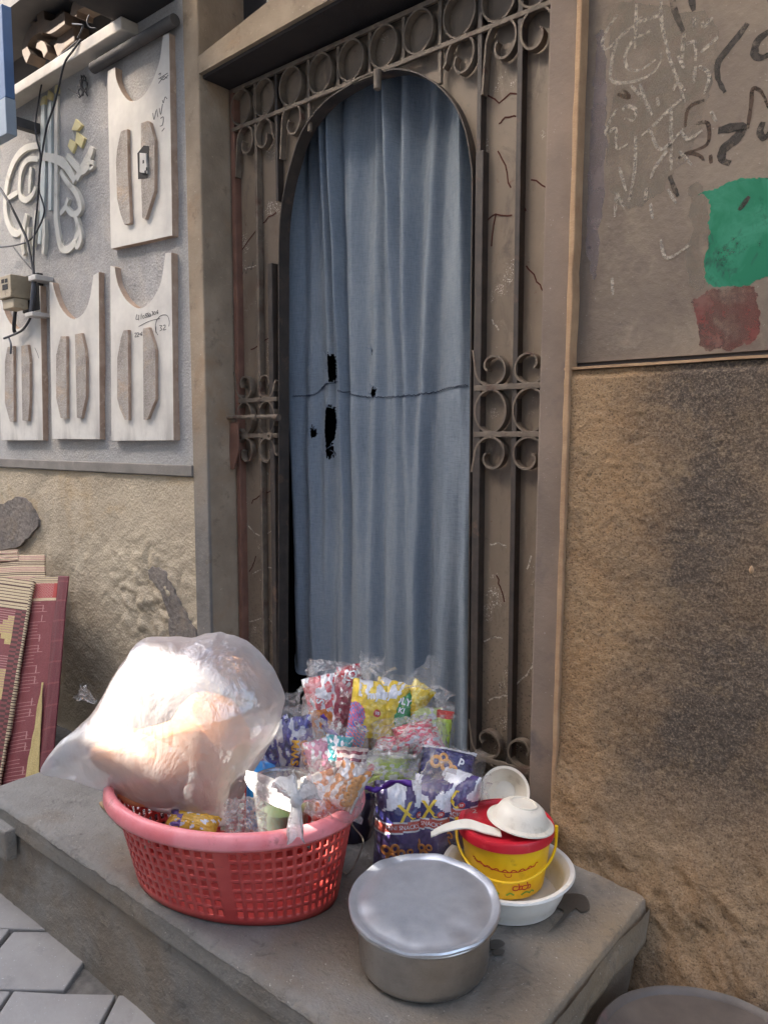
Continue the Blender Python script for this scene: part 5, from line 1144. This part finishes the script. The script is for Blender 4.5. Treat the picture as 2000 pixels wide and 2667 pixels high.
def snacks():
    W_ = foil(WHITE, .1, .3); G_ = foil(GOLD); RD = foil(RED); Yl = foil(YEL); rs = M['ring_snack']
    # --- lower heap the visible bundles rest on
    base = [(1000, 2180, 120, 150, 1.60, PURP), (1090, 2110, 110, 120, 1.64, NAVY), (900, 2130, 120, 150, 1.60, MAR), (960, 2040, 130, 110, 1.64, NAVY), (1080, 2030, 110, 90, 1.66, PINK), (860, 2010, 120, 130, 1.58, TEAL), (780, 2060, 120, 150, 1.56, NAVY), (900, 1940, 120, 110, 1.66, PURP)]
    for i, (a, b, w, h, y, c) in enumerate(base):
        packet(['dark purple snack packet low in the heap behind the cooking pot', 'navy snack packet under the onion ring packet', 'maroon snack packet deep behind the basket rim', 'navy snack packet in the middle of the heap', 'pink snack packet under the pink bundle', 'teal snack packet under the clear middle bag', 'navy snack packet standing behind the clear cup', 'purple snack packet under the maroon bundle'][i],
               a, b, w, h, y, [c, WHITE], lambda u, v, s, i=i: 1 if blotch(u, v, i + .5) > .32 else 0, tilt=20, T=.04, seed=i)
    # --- front purple packets with the yellow X and onion rings
    def purple_pack(lab, px, py, w, h, y, yaw, seed, roll=0, full=True):
        def pk(u, v, s):
            if v > .52 - .1 * abs(u) + .12 * blotch(u, v, seed): return 1 if blotch(u * .6, v, seed, 3.2) > -.15 else 0
            if .02 < v - .06 * u < .20: return 2
            if -.02 < v - .06 * u < .02 or .20 < v - .06 * u < .235: return 1
            return 3 if v > .1 else 0
        p, t = packet(lab, px, py, w, h, y, [(78, 62, 116), WHITE, (196, 84, 70), (44, 46, 112)], pk, tilt=8, yaw=yaw, roll=roll, T=.044, seed=seed)
        p.text(t, 'X', .12, .42, .056, Yl, 12, 'letter_x', .0012); p.text(t, 'MINI SNACKS', -.02, .112, .0145, W_, 3, 'ribbon_lettering')
        if full:
            for u, v, r in ((-.62, -.40, .013), (-.30, -.34, .012), (-.05, -.46, .0115), (-.42, -.56, .014), (.05, -.62, .0145), (.28, -.42, .009)): p.disc(t, u, v, r * .42, r, rs, 'snack_ring', .003)
            p.disc(t, .52, -.78, 0, .009, RD, 'badge'); p.disc(t, .52, -.78, 0, .006, W_, 'badge_centre', .0026)
            p.disc(t, .62, .36, 0, .0075, RD, 'badge'); p.text(t, '10', .62, .36, .009, W_, 0, 'badge_number', .0003, .0028)
            p.text(t, 'On', -.66, -.86, .03, W_, 0, 'lettering', .0008)
        return p, t
    purple_pack('front purple mini snacks packet with yellow X and brown rings, behind the cooking pot', 1042, 2148, 128, 215, 1.45, 6, 3)
    purple_pack('purple mini snacks packet half hidden behind the front one', 1128, 2138, 112, 208, 1.51, -25, 11, 0)
    purple_pack('purple mini snacks packet by the bucket, deepest of the tied three', 1192, 2112, 104, 195, 1.56, -35, 15, 0)
    crumple_bag('clear bag around the three purple mini snacks packets, tied with purple ribbon', 1110, 2150, 285, 260, 1.50, .085, -8, 8, 0, 21, [(1085, 2045, -30, .05, .03), (1090, 2045, 40, .09, .04), (1085, 2050, 80, .07, .03)], 'film')
    # --- onion ring packet, upper right
    def pk(u, v, s): return 1 if blotch(u, v, 31, 3.2) > .25 else (2 if v > .75 else 0)
    p, t = packet('navy packet with golden onion rings beside the curtain foot', 1165, 1992, 132, 78, 1.60, [NAVY, (70, 62, 130), WHITE], pk, tilt=35, roll=-4, T=.028, seed=31)
    for u, v, r in ((-.45, -.1, .017), (-.05, -.28, .017), (.2, -.5, .014), (-.2, .15, .013)): p.disc(t, u, v, r * .45, r, foil((232, 162, 60), 0, .6), 'onion_ring', .003)
    p.text(t, 'p', .5, .2, .03, W_, -15, 'lettering', .001)
    crumple_bag('clear bag holding the onion ring packet at the right of the heap', 1170, 2020, 170, 130, 1.60, .05, -5, 25, -5, 33, [(1225, 2040, 95, .05, .03), (1095, 2000, -80, .05, .03)])
    # --- lime packet with red dot
    def pk(u, v, s): return 1 if blotch(u, v, 41, 4) > .1 else 0
    p, t = packet('pale lime packet with a red dot, behind the purple ribbon', 1015, 2012, 140, 84, 1.54, [LIME, (236, 240, 214)], pk, tilt=40, T=.03, seed=41)
    p.disc(t, -.72, -.1, 0, .013, foil((40, 60, 40)), 'dark_ring'); p.disc(t, -.66, .15, 0, .011, RD, 'red_dot', .003)
    crumple_bag('clear bag on the lime packet under the purple tie', 1012, 2012, 165, 100, 1.53, .045, 0, 35, 0, 43, None, 'film_hi')
    # --- maroon bundle at the top left
    for i, (a, b, w, h, y, rl, c) in enumerate(((845, 1840, 86, 150, 1.60, 12, (214, 88, 96)), (905, 1850, 80, 160, 1.63, -14, MAR), (915, 1775, 60, 80, 1.66, 8, (170, 34, 50)))):
        def pk(u, v, s, i=i):
            b_ = blotch(u, v, 51 + i, 3.5); 
            if i == 0 and v < -.05: return 2 if b_ > -.1 else 1
            return 1 if b_ > .18 else 0
        p, t = packet(['rose and white packet in the maroon bundle, leaning left', 'dark maroon packet beside the yellow packet', 'small red packet topmost in the maroon bundle'][i], a, b, w, h, y, [c, WHITE, ORA], pk, tilt=14, roll=rl, T=.034, seed=51 + i)
        if i != 1: p.text(t, ['SN', '', 'KO'][i], 0, .35, .034, W_, 70 if i == 0 else 15, 'lettering', .001)
    crumple_bag('clear bag around the maroon bundle, tied with purple at its left', 872, 1835, 160, 205, 1.61, .06, 5, 14, -8, 55, [(845, 1872, -75, .07, .02), (950, 1778, 8, .075, .035), (955, 1770, -25, .05, .03)], 'film')
    # --- yellow bundle
    def pk(u, v, s):
        if v > .55 and abs(u) < .75 and blotch(u, v, 61, 6) > -.05: return 1
        if v < -.25 and u < -.15 and u + v * .3 < -.1: return 2 if (v * 9 + u * 4) % 1 < .5 else 3
        if (u + .75) ** 2 * .8 + (v + .05) ** 2 < .16: return 3 if int((u + v) * 14) % 2 else 2
        if v < -.62: return 4
        return 0
    for i, (a, b, rl, yw, y) in enumerate(((965, 1862, -4, 5, 1.56), (1008, 1858, -10, -18, 1.60))):
        p, t = packet(['bright yellow packet with a red 10 badge, at the top of the heap', 'yellow packet tucked behind the red-badged one'][i], a, b, 106 - 22 * i, 164, y, [YEL, WHITE, (90, 130, 210), (226, 96, 120), (150, 104, 60)], pk, tilt=12, yaw=yw, roll=rl, T=.034, seed=61 + i)
        if i == 0: p.disc(t, .22, .12, 0, .0105, RD, 'badge'); p.text(t, '10', .22, .12, .012, W_, 0, 'badge_number', .0004, .003)
        p.text(t, 'my', -.05, .62, .03, W_, 6, 'lettering', .001); p.text(t, 'CRISPY', -.42, -.34, .015, W_, -28, 'lettering', .0005)
    # --- green packet
    def pk(u, v, s): return 1 if v > .8 or (blotch(u, v, 71) > .38) else 0
    p, t = packet('green packet with white lettering, tilted right of the yellow packets', 1036, 1845, 80, 110, 1.62, [GRN, (160, 200, 120)], pk, tilt=20, roll=-24, T=.03, seed=71)
    p.text(t, 'OLY', .12, .35, .026, W_, 4, 'lettering', .0008); p.text(t, 'KI', .25, -.05, .02, W_, 4, 'lettering', .0006)
    p, t = packet('crumpled yellow packet top behind the green packet', 1082, 1825, 60, 90, 1.66, [YEL, (250, 230, 120)], lambda u, v, s: 1 if blotch(u, v, 75, 5) > .15 else 0, tilt=20, roll=-35, T=.026, seed=75)
    crumple_bag('clear bag over the yellow and green packets with its open neck flaring right', 1020, 1848, 190, 170, 1.60, .062, 0, 14, -6, 77, [(1030, 1790, 68, .12, .045), (985, 1778, 6, .045, .035)], 'film')
    # --- pink bundle
    for i, (a, b, w, h, rl, y) in enumerate(((1080, 1915, 100, 60, 10, 1.60), (1020, 1945, 90, 50, -6, 1.57), (1110, 1935, 80, 60, 24, 1.62))):
        packet(['rosy pink packet on top of the pink bundle', 'coral pink packet lying below the yellow packet', 'pink packet at the right of the pink bundle'][i], a, b, w, h, y, [(232, 92, 112), (250, 206, 204), WHITE], lambda u, v, s, i=i: (1 if blotch(u, v, 81 + i, 4) > .05 else 0) if blotch(u, v, 85 + i, 3) < .35 else 2, tilt=35, roll=rl, T=.026, seed=81 + i)
    crumple_bag('clear crackling bag around the pink bundle', 1065, 1928, 190, 110, 1.59, .05, 0, 30, 4, 87, [(1020, 1960, -110, .05, .03)], 'film_hi')
    # --- lime stick packet on the right edge
    p, t = packet('tall lime green packet with a red cap end, at the right edge of the heap', 1150, 1908, 46, 108, 1.68, [LIME, RED, (60, 70, 40)], lambda u, v, s: 1 if v > .68 else (2 if blotch(u, v, 91, 5) > .42 else 0), tilt=10, roll=-2, T=.026, seed=91)
    p, t = packet('pale green packet behind the pink bundle', 1105, 1872, 80, 60, 1.66, [(206, 222, 150), WHITE, RED], lambda u, v, s: 1 if blotch(u, v, 95, 4) > .1 else 0, tilt=25, roll=-10, T=.026, seed=95)
    crumple_bag('clear bag with a pointed tip by the curtain, over the lime packet', 1132, 1895, 100, 130, 1.67, .045, 0, 15, -4, 97, [(1145, 1850, 5, .05, .03)], 'film')
    # --- left white and blue bundle
    def pk(u, v, s):
        b_ = blotch(u, v, 101, 3.4); return 1 if b_ > -.02 else (2 if b_ < -.36 else 0)
    for i, (a, b, rl, y) in enumerate(((728, 1955, 14, 1.36), (772, 1950, 4, 1.33))):
        p, t = packet(['blue and silver packet leaning against the big milky bag', 'blue and silver packet with orange lettering and biscuits'][i], a, b, 92, 150, y, [(76, 74, 158), (226, 228, 238), (40, 40, 104)], pk, tilt=14, roll=rl, T=.034, seed=101 + i)
        if i: p.text(t, 'SWM', .05, -.05, .028, G_, 78, 'lettering', .001); [p.disc(t, .55, v, .005, .011, rs, 'biscuit', .003) for v in (-.35, -.1, .15)]
    crumple_bag('clear bag with a raised empty corner, left of the maroon bundle', 755, 1940, 155, 175, 1.34, .055, 5, 12, 10, 105, [(770, 1865, -10, .06, .045)], 'film_hi')
    # --- middle transparent bundle
    for i, (a, b, w, h, c, y) in enumerate(((835, 1975, 70, 90, (206, 132, 160), 1.32), (880, 1960, 66, 80, TEAL, 1.35), (915, 1990, 76, 78, (196, 176, 168), 1.31))):
        packet(['dusty pink packet in the middle clear bag', 'teal packet in the middle clear bag', 'striped beige packet in the middle clear bag'][i], a, b, w, h, y, [c, WHITE, (120, 60, 70)], lambda u, v, s, i=i: (2 if int(v * 5) % 2 else 0) if i == 2 else (1 if blotch(u, v, 111 + i, 4) > .12 else 0), tilt=20, roll=[8, -6, 2][i], T=.028, seed=111 + i)
    crumple_bag('clear crumpled bag in the middle of the heap, above the basket rim', 868, 1972, 170, 140, 1.31, .05, 0, 20, 0, 115, [(862, 1915, 4, .035, .03), (930, 2020, 60, .06, .03)], 'film_hi')
    # --- packets inside the basket
    for i, (a, b, w, h, y, rl, c, tl) in enumerate(((500, 2150, 130, 60, 1.03, -6, (230, 178, 60), 60), (395, 2125, 110, 60, 1.12, 8, (70, 52, 60), 60), (845, 2068, 90, 105, 1.22, 10, (236, 224, 214), 20), (905, 2048, 78, 110, 1.23, -22, (236, 226, 220), 20))):
        p, t = packet(['orange yellow packet lying in the front of the basket under the milky bag', 'dark packet at the left inside the basket', 'white snack packet at the right inside the basket', 'white packet with golden puffs against the pink rim'][i], a, b, w, h, y, [c, [(110, 84, 150), (120, 80, 50), (224, 150, 100), (224, 152, 90)][i], WHITE], lambda u, v, s, i=i: 1 if (blotch(u, v, 121 + i, 3) > .1 and (i > 1 or u < -.3)) else (2 if blotch(u, v, 127 + i, 4) > .3 else 0), group='snack packets in the basket', tilt=tl, roll=rl, T=.026, seed=121 + i)
        if i == 3: [p.disc(t, .3 + .25 * (k % 2), -.6 + .17 * k, .001, .010, M['puff'], 'golden_puff', .006) for k in range(8)]
    crumple_bag('clear bag of puffs at the right inside the basket', 876, 2058, 140, 135, 1.215, .05, 0, 18, -8, 131, [(935, 2015, 30, .04, .02)], 'film_hi', 'clear bags in the basket')
    crumple_bag('small empty clear bag between the milky bag and the cup', 640, 2130, 100, 90, 1.05, .03, 0, 30, 5, 133, None, 'film_hi', 'clear bags in the basket')
    # dark sack between basket and purple packets
    p = Pack(915, 2190, 110, 200, 1.50, .05, 0, 5, 0, 141); mb = MB()
    for sd in (1, -1): mb.grid(lambda a, b: p.at(a * 2 - 1, b * 2 - 1, sd), 24, 30)
    tag(build('dark_sack', mb, M['purple_dark'], None, smooth=True, loc=p.c), 'dark purple sack in shadow between the basket and the purple packets', 'sack')
    # ribbons
    rib('purple ribbon knotted on the maroon bundle', [(838, 1862), (846, 1880), (848, 1898), (868, 1912), (890, 1925)], .009, 1.44, seed=3)
    rib('purple ribbon tying the front mini snacks bag to the basket rim', [(905, 2050), (930, 2056), (955, 2052), (975, 2058), (1000, 2050), (1030, 2036), (1072, 2043)], .007, [1.30, 1.32, 1.36, 1.38, 1.40, 1.40, 1.41], seed=2)
    rib('purple ribbon end hanging down beside the front mini snacks packet', [(985, 2055), (984, 2100), (983, 2150), (984, 2200), (986, 2240)], .005, 1.41, seed=4)
    rib('greyish purple film strip across the lime packet', [(940, 1985), (980, 1972), (1030, 1968), (1085, 1972)], .008, 1.49, cat='film strip', mat='film_hi', seed=6)
    # pale string beside the basket
    P = smooth_path([PY(a, b, y) for a, b, y in ((912, 2120, 1.40), (918, 2150, 1.38), (942, 2180, 1.36), (945, 2200, 1.35), (930, 2240, 1.34), (915, 2268, 1.33), (890, 2290, 1.33), (872, 2312, 1.33), (855, 2335, 1.28))], 8); P = [Vector((p.x, p.y, max(.006, p.z))) for p in P]
    tag(build('string', MB().tube(P, .0022, 6), M['twig'], None, smooth=True, loc=P[-1]), 'pale string trailing between the basket and the pot', 'string')
snacks()

# ================================================================== CUPS IN THE BASKET
def cups():
    c = PY(735, 2085, 1.20); zt = PY(735, 2030, 1.20).z; r = .073
    t = thing('clear_cup', 'clear plastic tub of green chutney in the basket', 'tub', (c.x, c.y, zt - .13))
    pr = [(r * .8, zt - .13), (r * .97, zt - .012), (r * 1.04, zt - .010), (r * 1.05, zt - .002), (r * 1.0, zt), (r * .86, zt + .001), (r * .82, zt - .004), (.001, zt - .004)]
    build('tub_wall', MB().lathe(pr, (c.x, c.y, 0), 64), M['cupclear'], t, smooth='auto')
    pr = [(.001, zt - .128), (r * .77, zt - .128), (r * .86, zt - .065), (r * .5, zt - .058), (.001, zt - .060)]
    build('chutney', MB().lathe(pr, (c.x, c.y, 0), 48), M['green_food'], t, smooth='auto')
    b = PY(682, 2040, 1.29); zt = PY(682, 1994, 1.29).z; r = .038
    pr = [(r * 1.1, zt - .16), (r * 1.08, zt - .08), (r, zt - .012), (r * .93, zt - .003), (r * .7, zt), (.001, zt)]
    o = build('blue_cup', MB().lathe(pr, (b.x, b.y, 0), 48), M['bluecup'], None, smooth='auto', loc=(b.x, b.y, zt - .16)); tag(o, 'bright blue plastic cup upside down beside the milky bag', 'cup')
    # knotted white carrier over the cup
    K = PY(772, 2085, 1.06); t = thing('carrier_bag', 'thin white carrier bag knotted over the basket rim', 'plastic bag', K)
    n = -FW
    flare(t, K, Vector((0, 0, -1)) + RT * -.05, n, .085, .010, .020, 5, 'carrier', 'knot_tail')
    mb = MB(); 
    build('knot', MB().lathe([(.001, -.016), (.010, -.012), (.015, -.002), (.013, .008), (.007, .014), (.001, .016)], K, 14), M['carrier'], t, smooth=True)
    def loop(pts, w):
        P = smooth_path([PY(a, b, y) for a, b, y in pts], 6); vs = []; m = len(P)
        for i, p in enumerate(P):
            d = (P[min(i + 1, m - 1)] - P[max(i - 1, 0)]).normalized(); s = d.cross(n).normalized() * w * (.5 + 1.1 * i / m); vs += [p + s, p + n * .006 * math.sin(i), p - s]
        fs = [(3 * i + k, 3 * i + k + 1, 3 * i + 4 + k, 3 * i + 3 + k) for i in range(m - 1) for k in (0, 1)]; build('handle_loop', MB().add(vs, fs), M['carrier'], t)
    loop([(642, 2014, 1.12), (665, 2022, 1.10), (710, 2045, 1.08), (772, 2085, 1.06)], .012); loop([(640, 2018, 1.12), (660, 2045, 1.10), (710, 2075, 1.08), (770, 2092, 1.06)], .018)
    flare(t, K, (RT * -.5 + Vector((0, 0, .85))).normalized(), n, .055, .010, .030, 8, 'carrier', 'gathered_film'); flare(t, K, (RT * .8 + Vector((0, 0, .6))).normalized(), n, .05, .010, .030, 9, 'carrier', 'gathered_film')
    # scrap of card beside the basket
    q = [PZ(a, b, .004) for a, b in ((258, 2096), (272, 2090), (330, 2155), (318, 2160))]
    o = build('card_scrap', MB().add([v for v in q] + [v + Vector((0, 0, .006)) for v in q], [(0, 1, 2, 3), (4, 7, 6, 5), (0, 4, 5, 1), (1, 5, 6, 2), (2, 6, 7, 3), (3, 7, 4, 0)]), M['ridge'], None, loc=q[0]); tag(o, 'scrap of card on the platform at the left of the basket', 'scrap')
cups()

# ================================================================== THE BIG MILKY BAG OF BREAD
def big_bag():
    n = Vector((-FW.x, -FW.y, 0)).normalized(); n = (n + Vector((0, 0, .18))).normalized(); P0 = Vector((-1.53, 1.12, .34))
    def PL(px, py): d = ray(px, py); return CP + d * ((P0 - CP).dot(n) / d.dot(n))
    out = [(105, 2012), (122, 1975), (165, 1925), (225, 1875), (265, 1820), (300, 1758), (335, 1705), (372, 1664), (430, 1658), (500, 1660), (552, 1648), (590, 1650), (640, 1668), (690, 1712), (722, 1760), (742, 1815), (736, 1850), (722, 1905), (690, 1965), (655, 2020), (630, 2080), (606, 2135), (585, 2152), (535, 2146), (480, 2128), (420, 2112), (350, 2092), (290, 2066), (235, 2050), (170, 2030), (125, 2022)]
    O = [PL(a, b) for a, b in out]; O = smooth_path(O, 5, True); C0 = PL(440, 1885); N = len(O)
    t = thing('milky_bag', 'large translucent milky plastic bag of peach coloured bread lying across the basket', 'plastic bag', PL(520, 2140))
    mb = MB(); K = 34
    for side in (1, -1):
        def f(u, v):
            o = O[int(round(u * N)) % N]; s = v
            th = (.165 if side > 0 else .13) * max(0, 1 - s ** 2.3) ** .62; p = C0 + (o - C0) * s
            ll = max(0, (PL(105, 2012) - p).length / .30); th *= min(1, .30 + .75 * ll)
            w = (p - C0); a, b = w.dot(RT), w.z
            wr = .018 * (abs(noise.noise(Vector((a * 5 + b * 2, b * 6 - a * 2, 2 + side)))) ** .7) + .006 * abs(noise.noise(Vector((a * 16 + b * 9, b * 10, 7 + side)))) + .003 * abs(noise.noise(Vector((a * 30 + b * 22, b * 14 - a * 8, 1)))) 
            e = min(1, (1 - s) * 5); p2 = p + n * side * (th + (wr - .012) * e) 
            if s > .9: p2 += Vector((0, 0, .004 * noise.noise(Vector((u * 60, 0, 3))))) 
            return p2
        mb.grid(f, N, K)
    build('film', mb, M['bigbag'], t, smooth=True)
    # bread inside
    rnd = random.Random(12)
    for i, (a, b, r, sq, off, lab) in enumerate(((555, 1905, .085, .95, .02, 'peach bread piece at the right inside the milky bag'), (470, 1965, .105, .75, .05, 'peach bread piece in the middle of the milky bag'), (360, 1960, .085, .6, .035, 'peach bread piece at the left inside the milky bag'), (520, 2035, .08, .65, .03, 'lowest peach bread piece inside the milky bag'), (420, 2040, .08, .55, .03, 'peach bread piece low at the left in the milky bag'))):
        c = PL(a, b) + n * off; mb = MB()
        def g(u, v):
            th = math.pi * v; ph = 2 * math.pi * u; d = Vector((math.sin(th) * math.cos(ph), math.sin(th) * math.sin(ph), math.cos(th)))
            k = 1.05 + .22 * noise.noise(d * 1.2 + Vector((i * 3, 0, 0))) + .04 * noise.noise(d * 4 + Vector((i, 2, 0)))
            return c + (RT * d.x * 1.1 + UP * d.z * sq * 1.15 + n * d.y * .6) * r * k
        mb.grid(g, 40, 24); o = build('bread_piece', mb, M['bread'], None, smooth=True, loc=c); tag(o, lab, 'bread', 'bread inside the milky bag')
    flare(t, PL(598, 2140), (RT * .9 + UP * -.1).normalized(), n, .06, .012, .035, 17, 'film_hi', 'bag_corner')
    flare(t, PL(250, 1830), (RT * -.8 + UP * .5).normalized(), n, .05, .006, .02, 19, 'film_hi', 'bag_corner')
big_bag()
